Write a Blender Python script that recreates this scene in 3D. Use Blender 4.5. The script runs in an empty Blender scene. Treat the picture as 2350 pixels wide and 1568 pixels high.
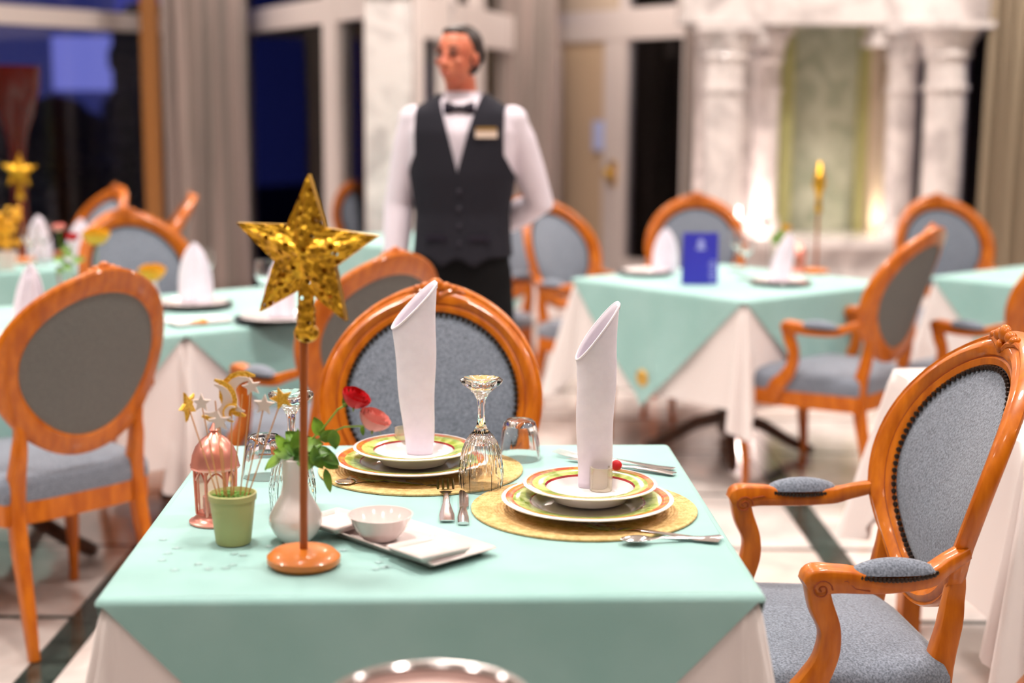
import bpy, bmesh, math, random
from mathutils import Vector, Matrix, noise
random.seed(7)
PI = math.pi
C = bpy.context.scene.collection
S = bpy.context.scene
# ------------------------------------------------------------------ camera
FPX, CX, CY = 3300.0, 1175.0, 784.0
H = 1.453; YH = 261.0; ROLL = math.radians(0.35)
PITCH = math.atan((CY-YH)/FPX)
cam = bpy.data.cameras.new('camera'); camo = bpy.data.objects.new('camera', cam); C.objects.link(camo)
RM = Matrix.Rotation(PI/2-PITCH, 3, 'X') @ Matrix.Rotation(ROLL, 3, 'Z')
camo.location = (0, 0, H); camo.rotation_euler = RM.to_euler()
cam.sensor_width = 36; cam.lens = FPX/2350*36
cam.clip_start = 0.05; cam.clip_end = 200
cam.dof.use_dof = True; cam.dof.focus_distance = 2.62; cam.dof.aperture_fstop = 1.7
cam.dof.aperture_blades = 0
S.camera = camo
# ------------------------------------------------------------------ world and exposure
w = bpy.data.worlds.new('dusk'); S.world = w; w.use_nodes = True
wn = w.node_tree.nodes; wl = w.node_tree.links
bg = wn['Background']
tc = wn.new('ShaderNodeTexCoord'); sp = wn.new('ShaderNodeSeparateXYZ'); cr = wn.new('ShaderNodeValToRGB')
wl.new(tc.outputs['Generated'], sp.inputs[0]); wl.new(sp.outputs['Z'], cr.inputs[0]); wl.new(cr.outputs[0], bg.inputs[0])
cr.color_ramp.elements[0].position = 0.0; cr.color_ramp.elements[0].color = (0.04, 0.05, 0.33, 1)
cr.color_ramp.elements[1].position = 0.5; cr.color_ramp.elements[1].color = (0.008, 0.012, 0.12, 1)
bg.inputs[1].default_value = 1.0
S.view_settings.view_transform = 'Standard'; S.view_settings.look = 'None'
S.view_settings.gamma = 1; S.view_settings.use_curve_mapping = False
S.view_settings.exposure = -0.03
# ceiling downlights of the room (light objects only, out of view and without housings)
CEIL = 3.3
LX = [-4.0, -2.2, -0.5, 1.2, 3.0]; LY = [0.4, 2.4, 4.4, 6.3, 8.2]
for ly in LY:
    for lx in LX:
        L = bpy.data.lights.new('unseen_ceiling_light', 'AREA'); L.shape = 'DISK'; L.size = 0.34
        L.energy = 12 if ly < 1 else 26; L.color = (1.0, 0.90, 0.83); L.spread = math.radians(125)
        o = bpy.data.objects.new('unseen_ceiling_light', L); C.objects.link(o); o.location = (lx, ly, CEIL-0.035)
for lx, ly in ((-3.2, 7.6), (-1.9, 9.6), (-.2, 9.9), (.7, 11.0), (2.2, 9.0), (3.3, 8.3), (-.3, 8.6)):  # unseen wide lamps added to brighten the background frames and walls
    L = bpy.data.lights.new('unseen_ceiling_light', 'AREA'); L.shape = 'DISK'; L.size = 0.34; L.energy = 22; L.color = (1.0, 0.88, 0.80)
    o = bpy.data.objects.new('unseen_ceiling_light', L); C.objects.link(o); o.location = (lx, ly, CEIL-0.035)
# ------------------------------------------------------------------ pixel helpers
def ray(px, py):
    return RM @ Vector(((px-CX)/FPX, -(py-CY)/FPX, -1.0))
def on(px, py, z):
    d = ray(px, py); t = (z-H)/d.z; return Vector((d.x*t, d.y*t, z))
def P(px, py, Y):
    d = ray(px, py); t = Y/d.y; return Vector((d.x*t, Y, H+d.z*t))
# ------------------------------------------------------------------ materials
def newmat(name):
    m = bpy.data.materials.new(name); m.use_nodes = True
    return m, m.node_tree.nodes, m.node_tree.links, m.node_tree.nodes['Principled BSDF']
def mat(name, col, rough=0.5, metal=0.0, spec=0.5, coat=0.0, trans=0.0, ior=1.5, emis=None, es=0.0, sheen=0.0):
    m, n, l, b = newmat(name)
    b.inputs['Base Color'].default_value = (*col, 1); b.inputs['Roughness'].default_value = rough
    b.inputs['Metallic'].default_value = metal; b.inputs['Specular IOR Level'].default_value = spec
    b.inputs['Coat Weight'].default_value = coat; b.inputs['Transmission Weight'].default_value = trans
    b.inputs['IOR'].default_value = ior; b.inputs['Sheen Weight'].default_value = sheen
    if emis: b.inputs['Emission Color'].default_value = (*emis, 1); b.inputs['Emission Strength'].default_value = es
    return m
def mix_noise(m, c1, c2, scale=(10,10,10), nscale=1.0, detail=4, lo=0.35, hi=0.65, bump=0.0, bscale=None, distort=0.0, rough=0.5):
    n = m.node_tree.nodes; l = m.node_tree.links; b = n['Principled BSDF']
    t = n.new('ShaderNodeTexCoord'); mp = n.new('ShaderNodeMapping'); mp.inputs['Scale'].default_value = scale
    nz = n.new('ShaderNodeTexNoise'); nz.inputs['Scale'].default_value = nscale; nz.inputs['Detail'].default_value = detail
    nz.inputs['Roughness'].default_value = rough; nz.inputs['Distortion'].default_value = distort
    r = n.new('ShaderNodeValToRGB'); r.color_ramp.elements[0].position = lo; r.color_ramp.elements[1].position = hi
    r.color_ramp.elements[0].color = (*c1, 1); r.color_ramp.elements[1].color = (*c2, 1)
    l.new(t.outputs['Object'], mp.inputs[0]); l.new(mp.outputs[0], nz.inputs['Vector']); l.new(nz.outputs['Fac'], r.inputs[0])
    l.new(r.outputs[0], b.inputs['Base Color'])
    if bump:
        bp = n.new('ShaderNodeBump'); bp.inputs['Strength'].default_value = bump; bp.inputs['Distance'].default_value = 0.002
        if bscale:
            n2 = n.new('ShaderNodeTexNoise'); n2.inputs['Scale'].default_value = bscale; n2.inputs['Detail'].default_value = 2
            l.new(t.outputs['Object'], n2.inputs['Vector']); l.new(n2.outputs['Fac'], bp.inputs['Height'])
        else: l.new(nz.outputs['Fac'], bp.inputs['Height'])
        l.new(bp.outputs[0], b.inputs['Normal'])
    return r
M = {}
M['wood'] = mat('lacquered_wood', (0.6, 0.17, 0.02), 0.35, spec=0.3, coat=0.25)
mix_noise(M['wood'], (0.42, 0.092, 0.002), (0.60, 0.160, 0.005), (14, 14, 3), 3, 5)
M['wood_dark'] = mat('dark_wood', (0.10, 0.04, 0.02), 0.35, coat=0.3)
mix_noise(M['wood_dark'], (0.06, 0.025, 0.012), (0.13, 0.05, 0.025), (20, 20, 4), 3)
M['groove_shade'] = mat('painted_groove_shade', (0.28, 0.045, 0.006), 0.4)  # darker wood tone painted in for the shade inside carved grooves
M['wood_pole'] = mat('red_brown_pole', (0.36, 0.085, 0.012), 0.35, coat=0.1)
M['wood_base'] = mat('orange_turned_wood', (0.62, 0.17, 0.015), 0.35, coat=0.3)
M['fabric'] = mat('grey_blue_weave', (0.2, 0.24, 0.3), 0.85, sheen=0.3)
rr = mix_noise(M['fabric'], (0.080, 0.097, 0.128), (0.255, 0.295, 0.37), (1, 1, 1), 240, 3, 0.3, 0.7, bump=0.5)
M['fabric_rear'] = mat('grey_back_cloth', (0.2, 0.21, 0.21), 0.9)
mix_noise(M['fabric_rear'], (0.115, 0.118, 0.112), (0.18, 0.182, 0.17), (1, 1, 1), 300, 3, 0.3, 0.7, bump=0.3)
M['nail'] = mat('dark_bronze_nails', (0.05, 0.035, 0.028), 0.35, metal=0.8)
M['mint'] = mat('mint_cloth', (0.40, 0.72, 0.64), 0.75, sheen=0.2)
mix_noise(M['mint'], (0.265, 0.48, 0.455), (0.305, 0.52, 0.50), (1, 1, 1), 6, 3, bump=0.12, bscale=900)
M['white_cloth'] = mat('white_cloth', (0.80, 0.74, 0.73), 0.8, sheen=0.2)
M['napkin'] = mat('lilac_white_napkin', (0.80, 0.735, 0.84), 0.85, sheen=0.3)
mix_noise(M['napkin'], (0.78, 0.715, 0.82), (0.83, 0.765, 0.87), (1, 1, 1), 40, 3, bump=0.25, bscale=1500)
M['napkin_hem'] = mat('napkin_hem', (0.88, 0.82, 0.9), 0.8)
M['porcelain'] = mat('white_porcelain', (0.82, 0.76, 0.75), 0.12, coat=0.5)
M['porcelain_warm'] = mat('warm_white_porcelain', (0.74, 0.64, 0.62), 0.15, coat=0.5)
M['silver'] = mat('polished_steel', (0.78, 0.74, 0.74), 0.16, metal=1.0)
M['glass'] = mat('clear_glass', (1, 1, 1), 0.0, trans=1.0, ior=1.47)
M['thin_glass'] = mat('cut_crystal', (1, 1, 1), 0.02, trans=1.0, ior=1.52)
M['straw'] = mat('woven_straw', (0.62, 0.42, 0.16), 0.7)
mix_noise(M['straw'], (0.50, 0.30, 0.09), (0.80, 0.56, 0.25), (1, 1, 1), 90, 4, 0.3, 0.7, bump=0.6, bscale=260)
M['skin'] = mat('skin', (0.66, 0.22, 0.12), 0.5)
mix_noise(M['skin'], (0.62, 0.15, 0.085), (0.68, 0.22, 0.12), (1, 1, 1), 22, 3)
M['hair'] = mat('dark_hair', (0.025, 0.014, 0.012), 0.5)
M['shirt'] = mat('white_shirt', (0.76, 0.70, 0.79), 0.75)
M['vest'] = mat('charcoal_vest', (0.020, 0.020, 0.028), 0.85, spec=0.15)
M['trousers'] = mat('black_trousers', (0.008, 0.008, 0.009), 0.85, spec=0.1)
M['bow'] = mat('black_satin', (0.012, 0.01, 0.025), 0.4)
M['badge'] = mat('badge_white', (0.8, 0.66, 0.55), 0.3); M['gold_plain'] = mat('gold_plain', (0.75, 0.48, 0.12), 0.35, metal=0.9)
M['leaf'] = mat('green_leaf', (0.10, 0.27, 0.02), 0.45)
mix_noise(M['leaf'], (0.055, 0.17, 0.015), (0.22, 0.42, 0.03), (1, 1, 1), 25, 2)
M['stem'] = mat('green_stem', (0.22, 0.38, 0.04), 0.5)
M['red_petal'] = mat('red_petal', (0.62, 0.005, 0.015), 0.55)
M['pink_petal'] = mat('pink_petal', (0.86, 0.33, 0.29), 0.55)
M['yellow_petal'] = mat('yellow_petal', (0.80, 0.42, 0.01), 0.55)
M['pot'] = mat('olive_green_pot', (0.44, 0.43, 0.17), 0.45)
M['foam'] = mat('green_foam', (0.10, 0.23, 0.03), 0.9)
mix_noise(M['foam'], (0.04, 0.12, 0.01), (0.17, 0.33, 0.05), (1, 1, 1), 200, 2, bump=1.0)
M['glitter'] = mat('gold_glitter', (0.85, 0.48, 0.03), 0.4, metal=0.5)
mix_noise(M['glitter'], (0.75, 0.38, 0.01), (1.0, 0.66, 0.12), (1, 1, 1), 350, 2, bump=1.0)
M['cream_felt'] = mat('cream_felt', (0.84, 0.72, 0.66), 0.8)
M['stick'] = mat('wooden_stick', (0.72, 0.36, 0.14), 0.6)
M['rose_gold'] = mat('rose_gold', (0.88, 0.36, 0.29), 0.3, metal=0.75)
M['rose_glass'] = mat('rose_tinted_glass', (0.95, 0.55, 0.45), 0.08, trans=0.85, ior=1.3)
M['red_glass'] = mat('red_glass', (0.085, 0.008, 0.006), 0.1, trans=0.2, ior=1.4)
M['charger'] = mat('black_charger', (0.02, 0.022, 0.024), 0.2, coat=0.5)
M['blue_card'] = mat('blue_card', (0.035, 0.035, 0.46), 0.4)
M['card_print'] = mat('card_print', (0.36, 0.38, 0.80), 0.5)
M['black_rubber'] = mat('black_rubber', (0.02, 0.018, 0.016), 0.6)
M['white_paint'] = mat('white_painted_frame', (0.72, 0.64, 0.61), 0.4)
M['cream_wall'] = mat('cream_plaster', (0.62, 0.50, 0.38), 0.8)
M['ceiling_paint'] = mat('ceiling_paint', (0.72, 0.66, 0.6), 0.9)
M['cream_blind'] = mat('cream_blind', (0.60, 0.44, 0.29), 0.8)
M['curtain'] = mat('taupe_curtain', (0.33, 0.27, 0.25), 0.8, sheen=0.3)
mix_noise(M['curtain'], (0.26, 0.225, 0.20), (0.46, 0.36, 0.33), (9, 9, 0.3), 1.5, 3)
M['curtain_green'] = mat('olive_curtain', (0.26, 0.205, 0.14), 0.8)
M['marble'] = mat('white_marble', (0.75, 0.7, 0.69), 0.22, coat=0.2)
mix_noise(M['marble'], (0.50, 0.46, 0.46), (0.80, 0.745, 0.735), (1, 1, 1), 3.2, 8, 0.36, 0.56, distort=1.6, rough=0.6)
M['tile'] = mat('marble_floor_tile', (0.75, 0.7, 0.68), 0.12, coat=0.3)
mix_noise(M['tile'], (0.52, 0.47, 0.45), (0.78, 0.71, 0.68), (1, 1, 1), 2.1, 7, 0.34, 0.6, distort=1.2, rough=0.6)
M['tile_b'] = mat('beige_marble_tile', (0.72, 0.62, 0.58), 0.12, coat=0.3)
mix_noise(M['tile_b'], (0.50, 0.42, 0.39), (0.74, 0.65, 0.60), (1, 1, 1), 2.6, 7, 0.32, 0.6, distort=1.4, rough=0.6)
M['strip'] = mat('dark_green_marble', (0.03, 0.05, 0.045), 0.15, coat=0.3)
mix_noise(M['strip'], (0.018, 0.03, 0.026), (0.07, 0.10, 0.09), (1, 1, 1), 14, 6, 0.4, 0.75)
M['grout'] = mat('grout', (0.35, 0.32, 0.29), 0.8)
M['green_marble'] = mat('pale_green_marble', (0.5, 0.54, 0.42), 0.3)
mix_noise(M['green_marble'], (0.36, 0.40, 0.30), (0.56, 0.59, 0.48), (1, 1, 1), 5, 8, 0.36, 0.58, distort=1.2)
M['olive_trim'] = mat('olive_trim', (0.42, 0.42, 0.18), 0.5)
M['brown_post'] = mat('brown_post', (0.30, 0.12, 0.03), 0.4)
M['hedge'] = mat('night_hedge', (0.008, 0.012, 0.004), 0.9)
M['paving'] = mat('outside_paving', (0.03, 0.03, 0.035), 0.9)
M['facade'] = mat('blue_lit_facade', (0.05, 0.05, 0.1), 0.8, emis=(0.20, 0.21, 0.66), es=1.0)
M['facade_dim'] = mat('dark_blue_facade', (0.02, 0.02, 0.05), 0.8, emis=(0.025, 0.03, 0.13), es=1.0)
M['lamp_warm'] = mat('garden_lamp_glow', (1, .8, .6), 0.5, emis=(1.0, 0.72, 0.5), es=0.8)
M['lamp_blue'] = mat('blue_lamp_glow', (.3, .3, 1), 0.5, emis=(0.25, 0.3, 0.9), es=0.8)
M['diffuser'] = mat('lamp_diffuser', (1, 1, 1), 0.5, emis=(1.0, 0.88, 0.75), es=3)
M['confetti'] = mat('silver_confetti', (0.42, 0.62, 0.62), 0.4, metal=0.4)
M['ring_glass'] = mat('amber_ring_glass', (0.86, 0.80, 0.66), 0.06, trans=0.75, ior=1.45)
M['salmon'] = mat('orange_garnish', (0.85, 0.30, 0.06), 0.5)
M['pinkish'] = mat('silver_pink_reflection', (0.80, 0.60, 0.56), 0.42, metal=0.4)  # pinkish reflection put into the colour of the bucket's silver
def glass_pane_mat():
    m = bpy.data.materials.new('window_glass'); m.use_nodes = True; n = m.node_tree.nodes; l = m.node_tree.links; n.clear()
    o = n.new('ShaderNodeOutputMaterial'); t = n.new('ShaderNodeBsdfTransparent'); g = n.new('ShaderNodeBsdfGlossy')
    t.inputs[0].default_value = (0.9, 0.92, 0.95, 1)
    g.inputs['Roughness'].default_value = 0.02; f = n.new('ShaderNodeFresnel'); f.inputs[0].default_value = 1.45
    x = n.new('ShaderNodeMixShader'); l.new(f.outputs[0], x.inputs[0]); l.new(t.outputs[0], x.inputs[1]); l.new(g.outputs[0], x.inputs[2]); l.new(x.outputs[0], o.inputs[0])
    return m
M['pane'] = glass_pane_mat()
def plate_mat(R):
    m, n, l, b = newmat('patterned_plate'); b.inputs['Roughness'].default_value = 0.12; b.inputs['Coat Weight'].default_value = 0.5
    t = n.new('ShaderNodeTexCoord'); s = n.new('ShaderNodeSeparateXYZ'); l.new(t.outputs['Object'], s.inputs[0])
    cb = n.new('ShaderNodeCombineXYZ'); l.new(s.outputs[0], cb.inputs[0]); l.new(s.outputs[1], cb.inputs[1])
    ln = n.new('ShaderNodeVectorMath'); ln.operation = 'LENGTH'; l.new(cb.outputs[0], ln.inputs[0])
    dv = n.new('ShaderNodeMath'); dv.operation = 'DIVIDE'; l.new(ln.outputs['Value'], dv.inputs[0]); dv.inputs[1].default_value = R
    nz = n.new('ShaderNodeTexNoise'); nz.inputs['Scale'].default_value = 45; nz.inputs['Detail'].default_value = 3; l.new(t.outputs['Object'], nz.inputs['Vector'])
    def ramp(stops):
        r = n.new('ShaderNodeValToRGB'); r.color_ramp.interpolation = 'CONSTANT'; e = r.color_ramp.elements
        e[0].position = stops[0][0]; e[0].color = (*stops[0][1], 1); e[1].position = stops[1][0]; e[1].color = (*stops[1][1], 1)
        for p, c in stops[2:]:
            k = e.new(p); k.color = (*c, 1)
        l.new(dv.outputs[0], r.inputs[0]); return r
    W = (0.82, 0.77, 0.77)
    a = ramp([(0, W), (0.655, (0.42, 0.02, 0.02)), (0.675, (0.56, 0.66, 0.20)), (0.865, (0.60, 0.10, 0.035)), (0.95, W)])
    c = ramp([(0, W), (0.655, (0.30, 0.02, 0.02)), (0.675, (0.30, 0.42, 0.06)), (0.865, (0.55, 0.28, 0.05)), (0.95, W)])
    r2 = n.new('ShaderNodeValToRGB'); r2.color_ramp.elements[0].position = 0.42; r2.color_ramp.elements[1].position = 0.58; l.new(nz.outputs['Fac'], r2.inputs[0])
    mx = n.new('ShaderNodeMix'); mx.data_type = 'RGBA'; l.new(r2.outputs[0], mx.inputs[0]); l.new(a.outputs[0], mx.inputs[6]); l.new(c.outputs[0], mx.inputs[7])
    l.new(mx.outputs[2], b.inputs['Base Color']); return m
def pierced_gold():
    m, n, l, b = newmat('pierced_hammered_gold'); b.inputs['Metallic'].default_value = 0.75; b.inputs['Roughness'].default_value = 0.34
    t = n.new('ShaderNodeTexCoord'); v = n.new('ShaderNodeTexVoronoi'); v.inputs['Scale'].default_value = 85; l.new(t.outputs['Object'], v.inputs['Vector'])
    v2 = n.new('ShaderNodeTexVoronoi'); v2.inputs['Scale'].default_value = 62; l.new(t.outputs['Object'], v2.inputs['Vector'])
    r = n.new('ShaderNodeValToRGB'); r.color_ramp.elements[0].position = 0.0; r.color_ramp.elements[0].color = (0.24, 0.10, 0.006, 1)
    r.color_ramp.elements[1].position = 0.55; r.color_ramp.elements[1].color = (0.72, 0.40, 0.025, 1); l.new(v.outputs['Distance'], r.inputs[0]); l.new(r.outputs[0], b.inputs['Base Color'])
    g = n.new('ShaderNodeMath'); g.operation = 'GREATER_THAN'; l.new(v2.outputs['Distance'], g.inputs[0]); g.inputs[1].default_value = 0.30; l.new(g.outputs[0], b.inputs['Alpha'])
    bp = n.new('ShaderNodeBump'); bp.inputs['Strength'].default_value = 0.9; bp.inputs['Distance'].default_value = 0.003; l.new(v.outputs['Distance'], bp.inputs['Height']); l.new(bp.outputs[0], b.inputs['Normal'])
    return m
M['gold'] = pierced_gold()
# ------------------------------------------------------------------ mesh helpers
class MB:
    def __init__(s): s.v = []; s.f = []
    def add(s, vs, fs):
        k = len(s.v); s.v += [tuple(q) for q in vs]; s.f += [tuple(i+k for i in f) for f in fs]; return s
    def box(s, c, d, M3=None):
        vs = []
        for a in (-.5, .5):
            for b in (-.5, .5):
                for e in (-.5, .5):
                    q = Vector((a*d[0], b*d[1], e*d[2])); q = (M3 @ q if M3 else q) + Vector(c); vs.append(q)
        return s.add(vs, [(0,1,3,2),(4,6,7,5),(0,4,5,1),(2,3,7,6),(0,2,6,4),(1,5,7,3)])
    def lathe(s, prof, seg=32, c=(0,0,0), mod=None, M3=None, capped=True):
        vs = []; fs = []; n = len(prof)
        for r, z in prof:
            for k in range(seg):
                a = 2*PI*k/seg; q = r*(mod(a, z) if mod else 1)
                p = Vector((q*math.cos(a), q*math.sin(a), z)); p = (M3 @ p if M3 else p) + Vector(c); vs.append(p)
        for i in range(n-1):
            for k in range(seg):
                j = (k+1) % seg; fs.append((i*seg+k, i*seg+j, (i+1)*seg+j, (i+1)*seg+k))
        if capped:
            if prof[0][0] > 1e-5: fs.append(tuple(range(seg))[::-1])
            if prof[-1][0] > 1e-5: fs.append(tuple((n-1)*seg+k for k in range(seg)))
        return s.add(vs, fs)
    def tube(s, pts, rad, seg=10, up=(0,0,1), sq=False, closed=False):
        pts = [Vector(p) for p in pts]; n = len(pts)
        if not isinstance(rad, (list, tuple)) : rad = [rad]*n
        elif len(rad) == 2 and n != 2 and not isinstance(rad[0], (list, tuple)): rad = [rad]*n
        u = Vector(up); vs = []; fs = []
        for i, p in enumerate(pts):
            if closed: t = pts[(i+1) % n]-pts[i-1]
            else: t = pts[min(i+1, n-1)]-pts[max(i-1, 0)]
            t.normalize(); u = u - t*u.dot(t)
            if u.length < 1e-4: u = t.orthogonal()
            u.normalize(); v = t.cross(u); r = rad[i]; r = r if isinstance(r, (list, tuple)) else (r, r)
            for k in range(seg):
                a = 2*PI*(k+.5)/seg; cc, ss = math.cos(a), math.sin(a)
                if sq: e = 0.4; cc = math.copysign(abs(cc)**e, cc); ss = math.copysign(abs(ss)**e, ss)
                vs.append(p+u*cc*r[0]+v*ss*r[1])
        m = n if closed else n-1
        for i in range(m):
            for k in range(seg):
                j = (k+1) % seg; q = (i+1) % n; fs.append((i*seg+k, i*seg+j, q*seg+j, q*seg+k))
        if not closed: fs.append(tuple(range(seg))[::-1]); fs.append(tuple((n-1)*seg+k for k in range(seg)))
        return s.add(vs, fs)
    def ball(s, c, r, seg=8, rings=5):
        if not isinstance(r, (list, tuple)): r = (r, r, r)
        vs = [Vector(c)+Vector((0, 0, -r[2]))]; fs = []
        for i in range(1, rings):
            t = -PI/2+PI*i/rings
            for k in range(seg):
                a = 2*PI*k/seg; vs.append(Vector(c)+Vector((r[0]*math.cos(t)*math.cos(a), r[1]*math.cos(t)*math.sin(a), r[2]*math.sin(t))))
        vs.append(Vector(c)+Vector((0, 0, r[2]))); L = len(vs)-1
        for k in range(seg):
            j = (k+1) % seg; fs.append((0, 1+j, 1+k)); fs.append((L, L-seg+k, L-seg+j))
            for i in range(rings-2): fs.append((1+i*seg+k, 1+i*seg+j, 1+(i+1)*seg+j, 1+(i+1)*seg+k))
        return s.add(vs, fs)
    def grid(s, fn, nu, nv):
        vs = [fn(i/nu, j/nv) for i in range(nu+1) for j in range(nv+1)]
        return s.add(vs, [(i*(nv+1)+j, (i+1)*(nv+1)+j, (i+1)*(nv+1)+j+1, i*(nv+1)+j+1) for i in range(nu) for j in range(nv)])
    def prism(s, poly, y0, y1, ax=1):   # polygon in (x,z) extruded along y (ax=1) or (x,y) along z (ax=2)
        n = len(poly); f = (lambda p, d: (p[0], d, p[1])) if ax == 1 else (lambda p, d: (p[0], p[1], d))
        vs = [f(p, y0) for p in poly]+[f(p, y1) for p in poly]
        fs = [tuple(range(n)), tuple(range(2*n-1, n-1, -1))]+[(k, (k+1) % n+0, (k+1) % n+n, k+n) for k in range(n)]
        return s.add(vs, fs)
    def mesh(s, name, m, smooth=True, merge=False, angle=40):
        me = bpy.data.meshes.new(name); me.from_pydata(s.v, [], s.f); me.update()
        bm = bmesh.new(); bm.from_mesh(me)
        if merge: bmesh.ops.remove_doubles(bm, verts=bm.verts, dist=1e-5)
        bmesh.ops.recalc_face_normals(bm, faces=bm.faces); bm.to_mesh(me); bm.free()
        me.materials.append(m)
        if smooth:
            me.polygons.foreach_set('use_smooth', [True]*len(me.polygons))
            try: me.set_sharp_from_angle(angle=math.radians(angle))
            except Exception: pass
        return me
    def build(s, name, m, parent=None, smooth=True, merge=False, angle=40):
        o = bpy.data.objects.new(name, s.mesh(name, m, smooth, merge, angle)); C.objects.link(o)
        if parent: o.parent = parent
        return o
def smooth(pts, rad, n=5):
    pts = [Vector(p) for p in pts]; P2 = []; R2 = []; L = len(pts)
    for i in range(L-1):
        p0, p1, p2, p3 = pts[max(i-1, 0)], pts[i], pts[i+1], pts[min(i+2, L-1)]
        for k in range(n):
            t = k/n; P2.append(.5*((2*p1)+(p2-p0)*t+(2*p0-5*p1+4*p2-p3)*t*t+(3*p1-p0-3*p2+p3)*t**3))
            q = t*t*(3-2*t); R2.append((rad[i][0]+(rad[i+1][0]-rad[i][0])*q, rad[i][1]+(rad[i+1][1]-rad[i][1])*q))
    P2.append(pts[-1]); R2.append(tuple(rad[-1])); return P2, R2
def tag(o, label, cat, group=None):
    o['label'] = label; o['category'] = cat
    if group: o['group'] = group
    return o
def thing(name, label, cat, loc=(0,0,0), rz=0, group=None):
    o = bpy.data.objects.new(name, None); C.objects.link(o); o.empty_display_size = 0.05
    o.location = loc; o.rotation_euler = (0, 0, rz); return tag(o, label, cat, group)
def struct(o): o['kind'] = 'structure'; return o
def stuff(o): o['kind'] = 'stuff'; return o
def dup(root, loc, rz, label, group=None, scale=None):
    def cp(o, par):
        c = o.copy(); C.objects.link(c); c.parent = par
        for ch in CH.get(o.name, []): cp(ch, c)
        return c
    global CH
    CH = {}
    for o in C.objects:
        if o.parent: CH.setdefault(o.parent.name, []).append(o)
    r = cp(root, None); r.location = loc; r.rotation_euler = (0, 0, rz); r['label'] = label
    if group: r['group'] = group
    if scale: r.scale = scale
    return r
def face(fx, fy): return math.atan2(fx, -fy)   # rotation that turns local -Y to (fx, fy)
# ================================================================== SETTING
# floor: grout bed, marble tiles, dark strips
TX0, TPX, TY0, TPY = None, 0.768, None, 0.70
p = on(1912, 1265, 0); SX = p.x - 0.02; q = on(140, 1500, 0)
fl = struct(MB().box((0, 3.9, -0.03), (14, 17, 0.04)).build('floor', M['grout'], smooth=False))
BW = 0.10; pitch = (SX-q.x); cell = (pitch-BW)/3; ROWY = on(1912, 1268, 0).y
tm = [MB().box((0, 0, 0), (cell-.004, TPY-.03, 0.02)).mesh('tile', M[k], False) for k in ('tile', 'tile_b')]
sm = MB().box((0, 0, 0), (BW-.003, TPY-.003, 0.0205)).mesh('dark_strip', M['strip'], False)
lm = MB().box((0, 0, 0), (cell*3, .024, 0.0205)).mesh('dark_strip', M['strip'], False)
fcount = 0
for iy in range(-7, 13):
    y = ROWY+iy*TPY
    if y < -1.6 or y > 11.6: continue
    for ix in range(-3, 3):
        x0 = SX+ix*pitch
        if abs(x0) > 6.2: continue
        o = bpy.data.objects.new('dark_strip', sm); C.objects.link(o); o.parent = fl; o.location = (x0, y+TPY/2, 0)
        o = bpy.data.objects.new('dark_strip', lm); C.objects.link(o); o.parent = fl; o.location = (x0+pitch/2, y, 0)
        for k in range(3):
            x = x0+BW/2+cell*(k+.5)
            if abs(x) > 0.42*abs(y)+2.2: continue
            o = bpy.data.objects.new('tile', tm[random.random() < .35]); C.objects.link(o); o.parent = fl
            o.location = (x, y+TPY/2, 0); o.rotation_euler = (0, 0, 0); fcount += 1
FZ = 0.0105
struct(MB().box((0, 3.9, CEIL+.05), (14, 17, 0.1)).build('ceiling', M['ceiling_paint'], smooth=False))
struct(MB().box((-6.6, 2.4, CEIL/2), (0.15, 12.4, CEIL)).build('wall_left', M['cream_wall'], smooth=False))
struct(MB().box((6.6, 3.0, CEIL/2), (0.15, 13.4, CEIL)).build('wall_right', M['cream_wall'], smooth=False))
struct(MB().box((0, -3.6, CEIL/2), (13.2, 0.15, CEIL)).build('wall_back', M['cream_wall'], smooth=False))
# --- glazed walls -------------------------------------------------
def glazed(name, a, b, posts, rail=(2.03, 2.17), top=CEIL, mid=0.05, side=0.06, sill=0.08, cols=None):
    """window wall from a to b (2D); posts = list of (t, width); panes between posts, above and below the rail"""
    a = Vector(a); b = Vector(b); d = (b-a); L = d.length; d.normalize(); ang = math.atan2(d.y, d.x); R3 = Matrix.Rotation(ang, 3, 'Z')
    def at(t, z, off=0): return Vector((a.x+d.x*t-d.y*off, a.y+d.y*t+d.x*off, z))
    m = MB()
    for t, wd in posts: m.box(at(t, top/2), (wd, 0.10, top), R3)
    m.box(at(L/2, (rail[0]+rail[1])/2), (L, 0.09, rail[1]-rail[0]), R3)
    m.box(at(L/2, sill/2), (L, 0.09, sill), R3); m.box(at(L/2, top-.05), (L, .09, .1), R3)
    fr = struct(m.build(name, M['white_paint'], smooth=False))
    for i in range(len(posts)-1):
        t0 = posts[i][0]+posts[i][1]/2; t1 = posts[i+1][0]-posts[i+1][1]/2
        if t1-t0 < .05: continue
        for z0, z1 in ((sill, rail[0]), (rail[1], top-.1)):
            MB().box(at((t0+t1)/2, (z0+z1)/2), (t1-t0, 0.012, z1-z0), R3).build('pane', M['pane'], fr, smooth=False)
    return fr, at, R3, L
YA = 11.0
A1 = P(385, 87, YA); A0 = A1 - Vector((math.sin(math.radians(37)), math.cos(math.radians(37)), 0))*6.3
glazed('window_1', (A0.x, A0.y), (A1.x+.35, A1.y+.46), [(0.05, .1), (2.0, .08), (4.1, .08), (6.85, .1)], rail=(2.03, 2.155))
B0 = P(560, 87, YA); B1 = P(735, 66, 9.75); B2 = P(852, 60, 9.0)
d = (B2-B0).to_2d(); LB = d.length; tB = (B1-B0).to_2d().length
glazed('window_2', (B0.x, B0.y), (B2.x+.05, B2.y-.05), [(0.04, .08), (tB+.27, .22), (LB+.02, .12)], rail=(2.03, 2.19))
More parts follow.
